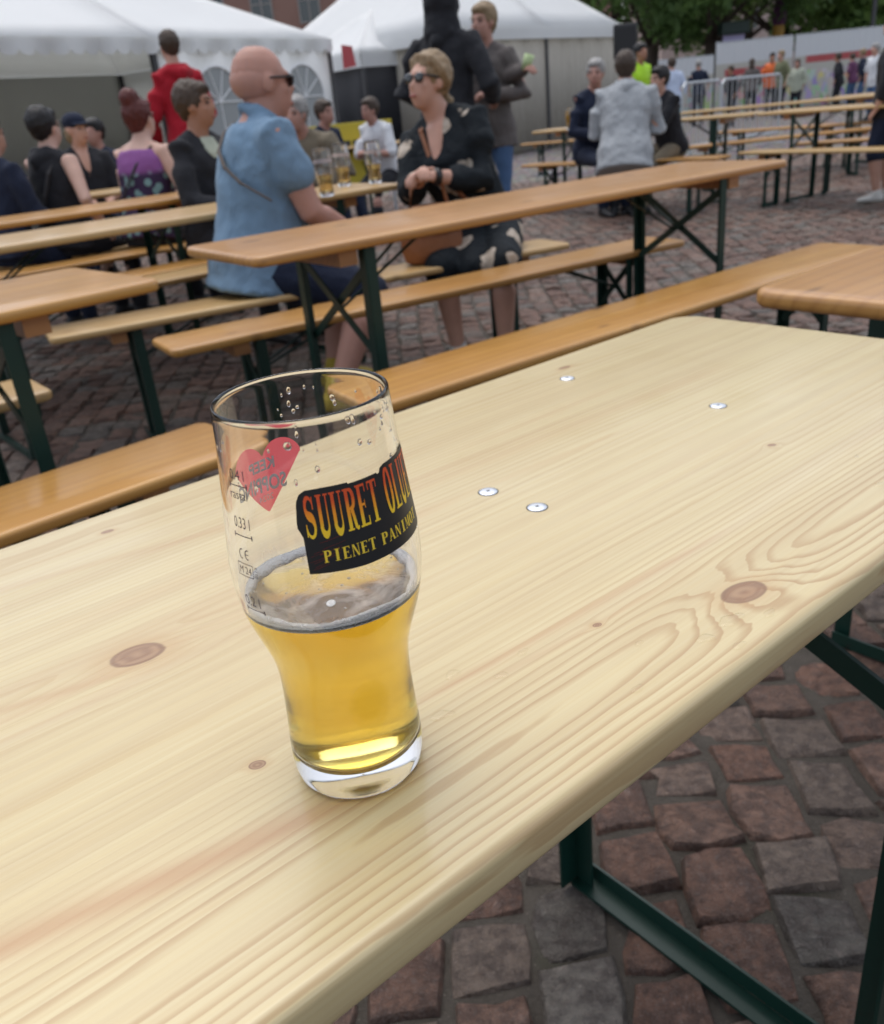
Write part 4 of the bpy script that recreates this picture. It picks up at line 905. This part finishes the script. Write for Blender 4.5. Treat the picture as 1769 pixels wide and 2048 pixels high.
# standing pair behind the woman
person('person in a black hooded coat standing with their back turned behind the woman', (884, 2), 6.5, 62, False, lean=3, g=1.06, shirt=DARK, sleeve=1., hood=True, skin=SK2, hair=('hoodup', H_BK), trous=DARK, vox=.013, hemx=.12, hands=((.2, .22, .16), (.2, -.24, .16)))
q = person('woman in a grey cardigan and jeans standing with a green cup in her hand', (968, 36), 6.9, 238, False, lean=2, hyaw=-6, g=.94, shirt=GREYC, sleeve=1., skin=SK1, hair=('short', H_BL), trous=JEANS, vox=.012, hemx=0, hands=((.2, .12, .24), (0, 1046, 140, 6.7)), curl=.55)
bm = BM(); lathe(bm, [(.001, 0), (.028, 0), (.036, .10), (.034, .10), (.027, .004), (.001, .004)], 20); c = obj('cup', bm, M('pale_green_cup', (.46, .58, .30), .5), None, True); pc = ony(1050, 124, 6.66); c.location = (pc.x, pc.y, pc.z - .05); c.rotation_euler = (.2, .35, 0); tag(c, 'pale green cup held up by the woman in the grey cardigan', 'cup')
# right group
person('grey-haired man sitting opposite the grey hoodie man', (1190, 140), 8.9, 290, lean=8, hyaw=-40, shirt=NAVY, sleeve=1., skin=SK1, hair=('short', H_GR), trous=NAVY, vox=.014)
person('man in a light grey hoodie seen from behind on a bench', (1252, 128), 8.35, 75, lean=20, shirt=GREYH, sleeve=1., hood=True, skin=SK2, hair=('short', H_BR), trous=DARK, vox=.012, g=1.2, hemx=.07, hands=((.40, .08, .2), (.38, -.10, .2)))
person('person in black resting their face on a hand beside the grey hoodie man', (1318, 152), 8.6, 205, lean=16, shirt=DARK, sleeve=.45, skin=SK2, hair=('short', H_BK), trous=KHAKI, vox=.013, hands=((.34, .02, .44), (.32, -.12, .18)))
person('guard in a yellow-green safety vest standing by the trees', (1282, 100), 13.5, 300, False, shirt=HIVIS, sleeve=.3, skin=SK3, hair=('short', H_BK), trous=DARK, vox=.017)
q = person('person in a light blue shirt with a backpack behind the barriers', (1344, 124), 19, 100, False, shirt=LBLUE, sleeve=.9, skin=SK2, hair=('short', H_BR), trous=DARK, vox=.018)
for i, (lb, hp, D, yw, sh_, hr_, tr) in enumerate([
        ('man in a navy jacket before the pale grey fence panel', (1398, 127), 26, 80, NAVY, ('stubble', H_GR), NAVY), ('person in a grey top with big dark hair before the fruit banner', (1505, 124), 27, 70, GREYC, ('long', H_BR), DARK),
        ('person in an orange vest before the fruit banner', (1546, 112), 28, 250, ORANGE, ('short', H_BK), DARK), ('person in an olive green dress beside the orange vest', (1563, 108), 26, 200, OLIVE, ('short', H_BL), DARK),
        ('person in a black skirt between the two banner fences', (1596, 124), 25, 230, SAGE, ('long', H_BR), DARK), ('person in all black walking before the right banner', (1677, 112), 26, 140, DARK, ('short', H_BR), DARK),
        ('person in a plum top near the right edge', (1706, 112), 28, 120, PLUM, ('short', H_BR), JEANS), ('person in a navy coat close to the right edge', (1726, 104), 26, 150, NAVY, ('short', H_BL), JEANS), ('person in black standing left of the fruit print', (1462, 142), 24, 200, DARK, ('short', H_BR), DARK), ('person in white with glasses at the right edge', (1752, 95), 20, 200, WHITEC, ('short', H_GR), JEANS)]):
    person(lb, hp, D, yw, False, shirt=sh_, sleeve=.9 if i % 3 else .45, skin=(SK2, SK1, SK3)[i % 3], hair=hr_, trous=tr, vox=.022)
person('man in a black top and shorts cut off by the right edge', (1798, 40), 7.75, 140, False, lean=2, g=1.12, shirt=DARK, sleeve=.9, skin=SK2, hair=('short', H_BR), trous=NAVY, tl=.55, shoes=SHOEW, vox=.014)
# ------------------------------------------------------------------ the beer glass
GC = onz(722, 1518, .77); GC.z = .7704
PH = [0, .003, .008, .0138, .024, .035, .05, .058, .0655, .0697, .0771, .0803, .0886, .0948, .1041, .1115, .121, .134, .1585, .1714, .183, .186]
PR = [.0275, .0300, .0312, .0316, .0311, .0304, .0299, .0299, .0306, .0314, .0336, .0347, .0375, .0393, .0408, .0414, .0412, .0399, .0375, .0365, .0358, .0357]
def hm(h): return h - float(np.interp(h, [.11, .165], [.0076, .005]))
def smooth_prof(hs_, rs_, n=70):
    H = np.linspace(hs_[0], hs_[-1], n); Rr = np.interp(H, hs_, rs_)
    for _ in range(3): Rr[1:-1] = (Rr[:-2] + 2 * Rr[1:-1] + Rr[2:]) / 4
    return H, Rr
_H, _R = smooth_prof(PH[2:], PR[2:], 80)
def rad(h): return float(np.interp(h, [0, .003] + list(_H), [.0275, .0300] + list(_R)))
def wallt(h): return .0015 + .0012 * max(0, 1 - h / .07) + (.0 if h > .03 else (.03 - h) * .12)
BASE = .0125; LEVEL = .0995
glass = M('clear_glass', (1, 1, 1), 0, trans=1, ior=1.5); _x, _y, _z = glass.xyz()
_mist = (_z.step(.018, .034) * (1 - _z.step(.088, .108))) * glass.noise(glass.coord(), 40, 4, .6).step(.25, .6); glass.put('Roughness', _mist * .10)
groot = empty('beer_glass', GC, 0, 'curved beer glass nearly half full of golden beer on the pine table', 'glass')
GLASSMESH = None
def glass_prof():
    o = [(.0004, .0012), (.020, .0010), (.0255, .0), (.0282, .0002), (.0302, .003)] + [(float(r), float(h)) for h, r in zip(_H, _R)][:-1]
    o += [(.0357, .1852), (.0355, .1863), (.0350, .1867), (.0345, .1863), (.0343, .185)]
    i = [(rad(h) - wallt(h), h) for h in np.linspace(.183, BASE + .008, 70)]
    rb = i[-1][0]; i += [(rb - .0007, BASE + .0055), (rb - .003, BASE + .002), (rb - .008, BASE + .0004), (.006, BASE), (.0004, BASE)]
    return o + i
bm = BM(); lathe(bm, glass_prof(), 128); link('glass_body', mesh(bm, 'glass', True), glass, groot)
BEER = bpy.data.materials.new('golden_beer'); BEER.use_nodes = True; nt = BEER.node_tree; nt.nodes.clear()
_o = nt.nodes.new('ShaderNodeOutputMaterial'); _g = nt.nodes.new('ShaderNodeBsdfRefraction'); _g.inputs['IOR'].default_value = 1.33; _g.inputs['Roughness'].default_value = .13; _g.inputs['Color'].default_value = (1, .99, .95, 1)
_gl = nt.nodes.new('ShaderNodeBsdfGlossy'); _gl.inputs['Roughness'].default_value = .02; _fr = nt.nodes.new('ShaderNodeFresnel'); _fr.inputs['IOR'].default_value = 1.33; _mx = nt.nodes.new('ShaderNodeMixShader')
for a, b in ((_fr.outputs[0], _mx.inputs[0]), (_g.outputs[0], _mx.inputs[1]), (_gl.outputs[0], _mx.inputs[2]), (_mx.outputs[0], _o.inputs['Surface'])): nt.links.new(a, b)
_va = nt.nodes.new('ShaderNodeVolumeAbsorption'); _va.inputs['Color'].default_value = (.995, .862, .05, 1); _va.inputs['Density'].default_value = 46
_vs = nt.nodes.new('ShaderNodeVolumeScatter'); _vs.inputs['Color'].default_value = (.97, .80, .30, 1); _vs.inputs['Density'].default_value = 3.5; _vs.inputs['Anisotropy'].default_value = .5
_ad = nt.nodes.new('ShaderNodeAddShader'); nt.links.new(_va.outputs[0], _ad.inputs[0]); nt.links.new(_vs.outputs[0], _ad.inputs[1]); nt.links.new(_ad.outputs[0], _o.inputs['Volume'])
def beer_mesh(level):
    ov = .00025; pr = [(.0004, BASE - ov), (.006, BASE - ov)]; ih = np.linspace(BASE + .008, level, 50); rb = rad(BASE + .008) - wallt(BASE + .008)
    pr += [(rb - .008, BASE + .0004 - ov), (rb - .003 + ov, BASE + .002 - ov), (rb - .0007 + ov, BASE + .0055)] + [(rad(h) - wallt(h) + ov, h) for h in ih]
    rt_ = pr[-1][0]; pr += [(rt_ - .0006, level - .0006), (rt_ - .002, level - .0012), (rt_ * .5, level - .0013), (.0004, level - .0013)]
    bm = BM(); lathe(bm, pr, 96); return mesh(bm, 'beer', True)
link('beer', beer_mesh(LEVEL), BEER, groot)
FOAM = M('beer_foam', (.93, .92, .90), .75, sss=.0); FOAM.bump(FOAM.voro(FOAM.coord(), 900), .6, .0008)
bm = BM(); n = 180; rs = []
for i in range(n):
    a = 2 * math.pi * i / n; thick = .0036 + .0010 * math.sin(a * 3 + 1) + .0006 * math.sin(a * 17) + .0004 * random.random(); hh = .0030 + .0007 * math.sin(a * 5 + .5) + .0003 * random.random()
    ro = rad(LEVEL + .0008) - wallt(LEVEL) - .00008; rs.append([(Vector((math.cos(a), math.sin(a), 0)) * (ro - q * thick) + Vector((0, 0, LEVEL - .0016 + z * (hh + .0008)))) for q, z in ((0, 0), (0, .9), (.25, 1.15), (.7, .75), (1, 0.05))])
vv = [[bm.verts.new(p) for p in r] for r in rs]
for i in range(n):
    a, b = vv[i], vv[(i + 1) % n]
    for j in range(5): bm.faces.new((a[j], a[(j + 1) % 5], b[(j + 1) % 5], b[j]))
obj('foam_ring', bm, FOAM, groot, True)
BUB = M('bubble', (.9, .88, .84), .15, trans=.6, ior=1.2)
bubm = BM(); ball(bubm, (0, 0, 0), (.001, .001, .0006), None, 10, 6); bubme = mesh(bubm, 'bubble', True)
for i in range(46):
    a = random.uniform(0, 6.283); rr = .0368 - abs(random.gauss(0, .0035)) if i > 8 else random.uniform(.004, .028); o = link('bubble', bubme, FOAM if i % 4 else BUB, groot, loc=(rr * math.cos(a), rr * math.sin(a), LEVEL - .0010)); s = random.uniform(.35, .9); o.scale = (s, s, s)
FILM = M('thin_foam_film', (.88, .80, .72), .6); _fa = FILM.noise(FILM.coord(), 55, 4, .6, .8).step(.40, .75); FILM.put('Alpha', _fa * .5 + .2); FILM.bump(FILM.voro(FILM.coord(), 700), .4, .0005)
bm = BM(); lathe(bm, [(.0004, LEVEL - .0009), (.02, LEVEL - .0009), (.0365, LEVEL - .0008)], 64); obj('foam_film', bm, FILM, groot, True)
LACE = M('foam_lacing', (.86, .82, .78), .6); _lx, _ly, _lz = LACE.xyz(); _ln = LACE.noise(LACE.coord(scale=(1, 1, .6)), 70, 5, .6, .5); LACE.put('Alpha', (1 - _lz.step(LEVEL - .001, LEVEL + .022)) * _ln.step(.25, .7) * .42)
bm = BM(); lathe(bm, [(rad(h) - wallt(h) - .00012, h) for h in np.linspace(LEVEL + .0004, LEVEL + .024, 14)], 96); obj('foam_lacing', bm, LACE, groot, True)
ballm = BM(); ball(ballm, (0, 0, 0), (.0021, .0030, .0004), None, 12, 6); link('foam_patch', mesh(ballm, 'patch', True), FOAM, groot, loc=(.001, -.017, LEVEL - .0009))
# ---- print on the glass: flat ink laid on the curved wall
def wrap(bm, dr, cx=0, h0=0, step=.0011):
    """plane mesh x = degrees round the glass, y = height (m) -> glass wall"""
    xs = [v.co.x for v in bm.verts]; x = math.floor(min(xs) / 1.6) * 1.6
    while x < max(xs):
        bmesh.ops.bisect_plane(bm, geom=bm.verts[:] + bm.edges[:] + bm.faces[:], plane_co=(x, 0, 0), plane_no=(1, 0, 0)); x += 1.6
    ys = [v.co.y for v in bm.verts]; y = math.floor(min(ys) / .002) * .002
    while y < max(ys):
        bmesh.ops.bisect_plane(bm, geom=bm.verts[:] + bm.edges[:] + bm.faces[:], plane_co=(0, y, 0), plane_no=(0, 1, 0)); y += .002
    for v in bm.verts:
        a, h = R(v.co.x - (1.5 if v.co.x < -120 else 0)), hm(v.co.y); r = rad(h) + dr + v.co.z; v.co = (r * math.cos(a), r * math.sin(a), h)
def ink(name, c, rough=.45): return M(name, c, rough)
INKB = ink('black_ink', (.012, .012, .014)); INKD = ink('dark_plum_ink', (.035, .018, .035)); INKR = ink('heart_red_ink', (.62, .075, .09)); INKW = ink('white_ink', (.92, .90, .90)); INKS = ink('dark_red_ink', (.16, .012, .012))
FIRE = ink('red_to_yellow_ink', (.8, .4, .03)); _x, _y, _z = FIRE.xyz(); FIRE.put('Base Color', FIRE.mix(_z.step(.142, .148) , (.95, .62, .03), FIRE.mix(_z.step(.148, .1545), (.95, .34, .02), (.75, .09, .02))))
YELI = ink('yellow_ink', (.88, .62, .05))
def sheet(cols, dr, mat, nm, parent=groot):
    """cols: list of (deg, h_low, h_high)"""
    bm = BM(); pr = None
    for a, lo, hi in cols:
        vs = [bm.verts.new((a, lo + (hi - lo) * j / 8, 0)) for j in range(9)]
        if pr:
            for j in range(8): bm.faces.new((pr[j], vs[j], vs[j + 1], pr[j + 1]))
        pr = vs
    for v in bm.verts: a, h = R(v.co.x - (1.5 if v.co.x < -120 else 0)), hm(v.co.y); r = rad(h) + dr; v.co = (r * math.cos(a), r * math.sin(a), h)
    return obj(nm, bm, mat, parent, True)
def lerp_cols(lo, hi, a0, a1, step=1.0):
    n = int((a1 - a0) / step); return [(a, float(np.interp(a, *zip(*lo))), float(np.interp(a, *zip(*hi)))) for a in np.linspace(a0, a1, n + 1)]
lab = sheet(lerp_cols([(-95, .1505), (-94.9, .1505), (-92.5, .1467), (-92.4, .1324), (-60, .1314), (8, .1316)], [(-95, .1528), (-93.8, .1605), (-91.5, .1633), (-88, .1646), (-78, .1648), (-63, .1646), (-62.8, .1640), (-42, .1641), (-41.8, .1634), (-40, .1636), (-38.5, .1652), (-35, .1660), (-12, .1662), (8, .1655)], -95, 8, .5), .00022, INKB, 'label')
# serif capitals drawn from strokes in a unit box
def ribbon(pts, w):
    out = []; P = [Vector((*p, 0)) for p in pts]
    for i in range(len(P) - 1):
        q = []
        for k_, p in ((i, P[i]), (i + 1, P[i + 1])):
            d = (P[min(k_ + 1, len(P) - 1)] - P[max(k_ - 1, 0)]).normalized(); n = Vector((-d.y, d.x, 0)) * (w[k_] if isinstance(w, (list, tuple)) else w) / 2; q.append((p + n, p - n))
        out.append([tuple(q[0][0])[:2], tuple(q[0][1])[:2], tuple(q[1][1])[:2], tuple(q[1][0])[:2]])
    return out
def rc(x0, y0, x1, y1): return [[(x0, y0), (x1, y0), (x1, y1), (x0, y1)]]
def arc(cx, cy, rx, ry, a0, a1, n=14): return [(cx + rx * math.cos(R(a0 + (a1 - a0) * i / n)), cy + ry * math.sin(R(a0 + (a1 - a0) * i / n))) for i in range(n + 1)]
def aw(a0, a1, thick, thin, n=14): return [thin + (thick - thin) * abs(math.cos(R(a0 + (a1 - a0) * i / n))) for i in range(n + 1)]
SR = .045
def glyph(ch):
    s = rc
    if ch == 'I': return s(.34, 0, .66, 1) + s(.18, 0, .34, SR) + s(.66, 0, .82, SR) + s(.18, 1 - SR, .34, 1) + s(.66, 1 - SR, .82, 1)
    if ch == 'T': return s(.36, 0, .64, 1 - SR * 1.2) + s(.04, 1 - SR * 1.2, .96, 1) + s(.04, .80, .12, 1 - SR * 1.2) + s(.88, .80, .96, 1 - SR * 1.2) + s(.22, 0, .36, SR) + s(.64, 0, .78, SR)
    if ch == 'E': return s(.14, 0, .42, 1) + s(.02, 0, .14, SR) + s(.02, 1 - SR, .14, 1) + s(.42, 0, .92, SR * 1.3) + s(.42, 1 - SR * 1.3, .88, 1) + s(.42, .49, .70, .55) + s(.66, .42, .72, .49) + s(.66, .55, .72, .62) + s(.84, SR * 1.3, .92, .22) + s(.80, .80, .88, 1 - SR * 1.3)
    if ch == 'L': return s(.14, 0, .42, 1) + s(.02, 1 - SR, .14, 1) + s(.42, 1 - SR, .54, 1) + s(.02, 0, .14, SR) + s(.42, 0, .92, SR * 1.3) + s(.84, SR * 1.3, .92, .24)
    if ch == 'U': return s(.10, .26, .36, 1) + s(.0, 1 - SR, .10, 1) + s(.36, 1 - SR, .46, 1) + ribbon(arc(.5, .27, .29, .23, 180, 360), [.26 - .16 * i / 14 for i in range(15)]) + s(.74, .26, .84, 1) + s(.64, 1 - SR, .74, 1) + s(.84, 1 - SR, .98, 1)
    if ch == 'O': return ribbon(arc(.5, .5, .36, .47, 0, 360, 28), aw(0, 360, .28, .07, 28))
    if ch == 'S': return ribbon(arc(.50, .74, .30, .22, 20, 250, 12) + arc(.48, .27, .32, .24, 75, -170, 14), [.08, .08, .08, .09, .10, .13, .17, .2, .2, .2, .2, .22, .24, .25, .25, .24, .22, .2, .18, .15, .12, .1, .09, .09, .08, .08, .08, .08]) + s(.76, .68, .84, .98) + s(.10, .04, .18, .34)
    if ch in 'PR':
        o = s(.14, 0, .42, 1) + s(.02, 0, .14, SR) + s(.42, 0, .54, SR) + s(.02, 1 - SR, .14, 1) + ribbon([(.42, .965)] + arc(.52, .74, .30, .22, 90, -90, 12) + [(.42, .515)], [.07, .07, .09, .13, .18, .23, .26, .27, .26, .23, .18, .13, .09, .07, .07])
        if ch == 'R': o += ribbon([(.50, .52), (.62, .42), (.74, .10), (.86, .02), (.98, .05)], [.2, .24, .22, .1, .06])
        return o
    if ch == 'N': return s(.12, 0, .20, 1) + s(.0, 0, .12, SR) + s(.20, 0, .34, SR) + s(.80, 0, .88, 1) + s(.66, 1 - SR, .80, 1) + s(.88, 1 - SR, 1, 1) + [[(.08, 1), (.34, 1), (.88, 0), (.70, 0)]]
    if ch == 'A': return [[(.42, 1), (.58, 1), (.96, 0), (.68, 0)], [(.44, .98), (.50, .90), (.18, 0), (.08, 0)]] + s(.26, .30, .72, .36) + s(-.02, 0, .30, SR) + s(.60, 0, 1.02, SR)
    if ch == 'M': return s(.08, 0, .15, 1) + s(-.02, 0, .28, SR) + s(.72, 0, .94, 1) + s(.62, 0, 1.04, SR) + [[(.04, 1), (.26, 1), (.55, .08), (.46, .08)], [(.70, 1), (.80, 1), (.53, .08), (.47, .14)]] + s(-.04, 1 - SR, .08, 1) + s(.94, 1 - SR, 1.04, 1)
    return []
def lettering(word, a0, a1, h0, h1, mat, nm, dr, gap=.10, slant=0):
    n = len(word); wcell = (a1 - a0) / n
    for i, ch in enumerate(word):
        bm = BM()
        for qi, quad in enumerate(glyph(ch)):
            bm.faces.new([bm.verts.new((a0 + (i + .5 * gap + x * (1 - gap)) * wcell + (h - 0) * 0, h0 + h * (h1 - h0), qi * .0000012)) for x, h in quad])
        wrap(bm, dr); obj(nm, bm, mat, lab)
lettering('SUURET', -91.0, -43.8, .1462, .1625, FIRE, 'letter', .00034)
lettering('OLUET', -38.6, 1.5, .1462, .1642, FIRE, 'letter', .00034)
lettering('PIENET', -83.5, -51.5, .1362, .1409, YELI, 'letter', .00034)
lettering('PANIMOT', -48.2, -8, .1362, .1409, YELI, 'letter', .00034)
for i in range(16):   # thin dark red strokes at the label's lower left
    a = random.uniform(-91, -80); h = random.uniform(.1335, .1445); bm = BM(); L_ = random.uniform(4, 13)
    bm.faces.new([bm.verts.new(q) for q in ((a, h, 0), (a + L_, h + .0016 + i * 1e-5, 0), (a + L_, h + .00178, 0), (a, h + .00014, 0))]); wrap(bm, .00026 + i * 2e-6); obj('print_stroke', bm, INKS, lab)
def text_bm(s, size, bold=0):
    c = bpy.data.curves.new('txt', 'FONT'); c.body = s; c.size = size; c.offset = bold; c.resolution_u = 4; c.align_x = 'LEFT'; c.align_y = 'BOTTOM_BASELINE'
    o = bpy.data.objects.new('txt', c); COL.objects.link(o); bpy.context.view_layer.update(); me = bpy.data.meshes.new_from_object(o.evaluated_get(bpy.context.evaluated_depsgraph_get()))
    bpy.data.objects.remove(o); bm = BM(); bm.from_mesh(me); bpy.data.meshes.remove(me); return bm
def text(s, a0, a1, h0, h1, mat, nm, dr, bold=0, parent=groot, tilt=0, vert=False, ref=None):
    bm = text_bm(s, 1.0, bold); 
    X = [v.co.x for v in bm.verts]; Y = [v.co.y for v in bm.verts]
    if vert:
        for v in bm.verts: v.co.x, v.co.y = -v.co.y, v.co.x
        X = [v.co.x for v in bm.verts]; Y = [v.co.y for v in bm.verts]
    lx, hx, ly, hy = min(X), max(X), min(Y), max(Y)
    if bold and ref: pass
    for v in bm.verts:
        u = (v.co.x - lx) / (hx - lx); w_ = (v.co.y - ly) / (hy - ly); v.co = (a0 + u * (a1 - a0), h0 + w_ * (h1 - h0) + tilt * (u - .5), 0)
    wrap(bm, dr); return obj(nm, bm, mat, parent)
D_ = .0002
def line(a0, a1, h, nm='measure_line', ends=True, w=.00042):
    cols = [(a, h - w / 2, h + w / 2) for a in np.linspace(a0, a1, 12)]; o = sheet(cols, D_, INKD, nm)
    if ends:
        for a in (a0, a1): sheet([(a - .45, h - .0010, h + .0010), (a + .45, h - .0010, h + .0010)], D_ + .00002, INKD, 'measure_tick')
text('0.4 l', -137.5, -124.5, .1676, .1718, INKD, 'measure_text', D_); line(-138.5, -123.3, .1653); text('rastal', -139.3, -123.8, .1600, .1636, INKD, 'maker_mark', D_)
text('0.33 l', -138.6, -124.5, .1484, .1528, INKD, 'measure_text', D_); line(-139.3, -123.9, .1453)
for cx in (-134.6, -129.4):   # CE mark
    bm = BM(); pts = [(cx + 2.1 * math.cos(R(a)), .1378 + .0019 * math.sin(R(a))) for a in range(70, 291, 20)]
    for p0, p1 in zip(pts, pts[1:]):
        dx, dy = (p1[0] - p0[0]) * .00068, p1[1] - p0[1]; L_ = math.hypot(dx, dy) + 1e-9; nx, ny = -dy / L_ * .00024, dx / L_ * .00024
        bm.faces.new([bm.verts.new(q) for q in ((p0[0] + nx / .00068, p0[1] + ny, 0), (p0[0] - nx / .00068, p0[1] - ny, 0), (p1[0] - nx / .00068, p1[1] - ny, 0), (p1[0] + nx / .00068, p1[1] + ny, 0))])
    if cx > -132: bm.faces.new([bm.verts.new(q) for q in ((cx - 2.0, .1376, .00001), (cx + .5, .1376, .00001), (cx + .5, .1380, .00001), (cx - 2.0, .1380, .00001))])
    wrap(bm, D_); obj('conformity_mark', bm, INKD, groot)
text('M 24', -138.2, -127.6, .1297, .1327, INKD, 'year_mark', D_)
for h in (.1286, .1338): line(-139.6, -126.2, h, 'mark_box', False, .0003)
for a in (-139.6, -126.2): sheet([(a - .22, .1286, .1338), (a + .22, .1286, .1338)], D_ + .00002, INKD, 'mark_box')
text('0113', -125.0, -122.8, .1290, .1335, INKD, 'body_number', D_, vert=True)
text('0.2 l', -138.2, -125.3, .1155, .1200, INKD, 'measure_text', D_); line(-138.6, -123.4, .1137)
# heart on the far side, read through the glass
def heart_cols():
    out = []
    for a in np.linspace(105, 161, 76):
        u = (a - 133) / 28.0; x = abs(u); lo = .1300 + (.1545 - .1300) * (x / .98) ** 1.12 if x < .98 else .1545
        c = .50; hi = .1530 + .0098 * math.sqrt(max(0, 1 - ((x - c) / .53) ** 2))
        out.append((a, min(lo, hi - .00005), hi))
    return out
def glow_ink(m, c):
    see_through(m, .65, c); return m
glow_ink(INKR, (.85, .14, .17))
heart = sheet(heart_cols(), .00050, INKR, 'heart_print')
for s, a0, a1, h0, h1 in (('KEEP', 124.5, 146.5, .1502, .1556), ('SOPPING', 117.5, 160, .1405, .1478)):
    text(s, a0, a1, h0, h1, INKW, 'heart_lettering', .00024, .03, heart, tilt=.002 if s != 'KEEP' else 0)
text('2024', 128.5, 140, .1358, .1388, INKW, 'heart_lettering', .00024, 0, heart)
# drops on the glass and spilt drops on the table
WATER = M('water', (1, 1, 1), .0, trans=1, ior=1.33); SPILL = M('spilt_drop', (1, 1, 1), .02, trans=1, ior=1.3)
dm = BM(); ball(dm, (0, 0, 0), (.0011, .0004, .0015), None, 10, 7); dme = mesh(dm, 'drop', True)
for i in range(56):
    a = random.choice((random.uniform(30, 130), random.uniform(-160, -20), random.uniform(-40, 30))); h = .181 - abs(random.gauss(0, .012)); inn = True
    r_ = rad(h) - wallt(h) - .0002; o = link('droplet', dme, WATER, groot, loc=(r_ * math.cos(R(a)), r_ * math.sin(R(a)), h)); o.rotation_euler = (0, 0, R(a - 90)); s = random.uniform(.35, 1.25); o.scale = (s * random.uniform(.6, 1.3), 1, s)
nt = SPILL.nt; _f = nt.nodes.new('ShaderNodeFresnel'); _f.inputs[0].default_value = 1.36; _t = nt.nodes.new('ShaderNodeBsdfTransparent'); _t.inputs[0].default_value = (.985, .975, .95, 1); _g2 = nt.nodes.new('ShaderNodeBsdfGlossy'); _g2.inputs['Roughness'].default_value = .03; _m = nt.nodes.new('ShaderNodeMixShader')
for a, b in ((_f.outputs[0], _m.inputs[0]), (_t.outputs[0], _m.inputs[1]), (_g2.outputs[0], _m.inputs[2]), (_m.outputs[0], nt.nodes['Material Output'].inputs['Surface'])): nt.links.new(a, b)
_ge = nt.nodes.new('ShaderNodeNewGeometry'); _q = S(nt, _f.outputs[0]) * (1 - S(nt, _ge.outputs['Backfacing'])); nt.links.new(_q.k, _m.inputs[0])
PUDL = ['clear spilt drop right of the glass, upper of the nearest pair', 'clear spilt drop second in the row right of the glass', 'clear spilt drop midway between the glass and the large knot, by the near edge', 'wide clear spilt drop just left of and below the large knot', 'widest clear spilt drop touching the lower rim of the large knot', 'clear spilt drop right of the glass base, the one closest to it', 'clear spilt drop below the large knot, close to the table edge', 'clear spilt drop right of the large knot by the rounded edge', 'clear spilt drop just above the row right of the glass', 'small clear spilt drop left of the large knot near the tiny knot', 'clear spilt drop near the right border of the picture, lower of two', 'clear spilt drop near the right border of the picture, upper of two']
puds = [(.2433, .3187, 6), (.261, .2979, 5), (.3012, .2368, 4.5), (.3634, .2378, 7), (.3899, .238, 9), (.2162, .2954, 7), (.3698, .2202, 5), (.41, .226, 5), (.285, .305, 4), (.335, .262, 3.5), (.62, .262, 5), (.66, .30, 4)]
for i, (s, t_, r_) in enumerate(puds):
    bm = BM(); n = 20; rs = []; ph = random.random() * 6
    for q, z in ((1, 0), (.93, .45), (.75, .8), (.4, .97)):
        rs.append([(q * r_ * .00078 * math.cos(2 * math.pi * j / n) * (1.35 + .22 * math.sin(2 * math.pi * j / n * 2 + ph)), q * r_ * .00078 * math.sin(2 * math.pi * j / n) * (.75 + .18 * math.sin(2 * math.pi * j / n * 3 + ph)), z * .0014) for j in range(n)])
    rings(bm, rs); o = obj('water_drop', bm, SPILL, None, True, loc=st(s, t_, .7697), rz=ROW + random.uniform(-.4, .4)); tag(o, PUDL[i], 'drop', 'spilt drops on the pine table')
# ---- the other beer glasses on the worn table, and one further off
bm = BM(); lathe(bm, glass_prof()[::3], 32); far_me = mesh(bm, 'glass', True); CLEARG = M('clear_glass_far', (1, 1, 1), .0, trans=1, ior=1.5); FARBEER = M('far_beer', (.85, .62, .2), .1, trans=.8, ior=1.33)
fb = BM(); lathe(fb, [(.0004, .018)] + [(rad(h) - wallt(h) - .0001, h) for h in np.linspace(.019, .085, 14)] + [(.0004, .085)], 32); far_be = mesh(fb, 'beer', True)
pm = BM(); lathe(pm, [(rad(h) + .0003, h) for h in np.linspace(.132, .145, 8)], 32); far_pr = mesh(pm, 'print', True); PRNT = M('red_white_print', (.5, .42, .40), .5)
for lb, px, py, z in (('beer glass on the worn table nearest the man in blue', 655, 392, .77), ('beer glass standing right of the first on the worn table', 690, 372, .77), ('beer glass on the worn table close to the clasped hands', 752, 366, .77)):
    p = onz(px, py, z); t = empty('beer_glass', (p.x, p.y, z + .0004), random.random() * 6, lb, 'glass', 'beer glasses on the worn table'); link('glass_body', far_me, CLEARG, t); link('beer', far_be, FARBEER, t); link('print', far_pr, PRNT, t)
AMB = M('amber_beer', (.70, .36, .02), .2)
p = onz(1140, 258, .77); t = empty('beer_glass', (p.x, p.y, .7704), 0, 'full glass of amber beer on the table before the grey hoodie man', 'glass'); link('glass_body', far_me, CLEARG, t); bm = BM(); lathe(bm, [(.0004, .018)] + [(rad(h) - wallt(h) - .0001, h) for h in np.linspace(.019, .16, 14)] + [(.0004, .16)], 24); link('beer', mesh(bm, 'b', True), AMB, t)
# ------------------------------------------------------------------ bake the person surfaces
bpy.context.view_layer.update(); dg = bpy.context.evaluated_depsgraph_get()
_new = [(o, bpy.data.meshes.new_from_object(o.evaluated_get(dg))) for o in SC.objects if o.type == 'MESH' and o.modifiers]
for o, me in _new:
    o.modifiers.clear(); o.data = me
    if o.name.split('.')[0] not in ('valance', 'pennant', 'banner'): me.shade_smooth()
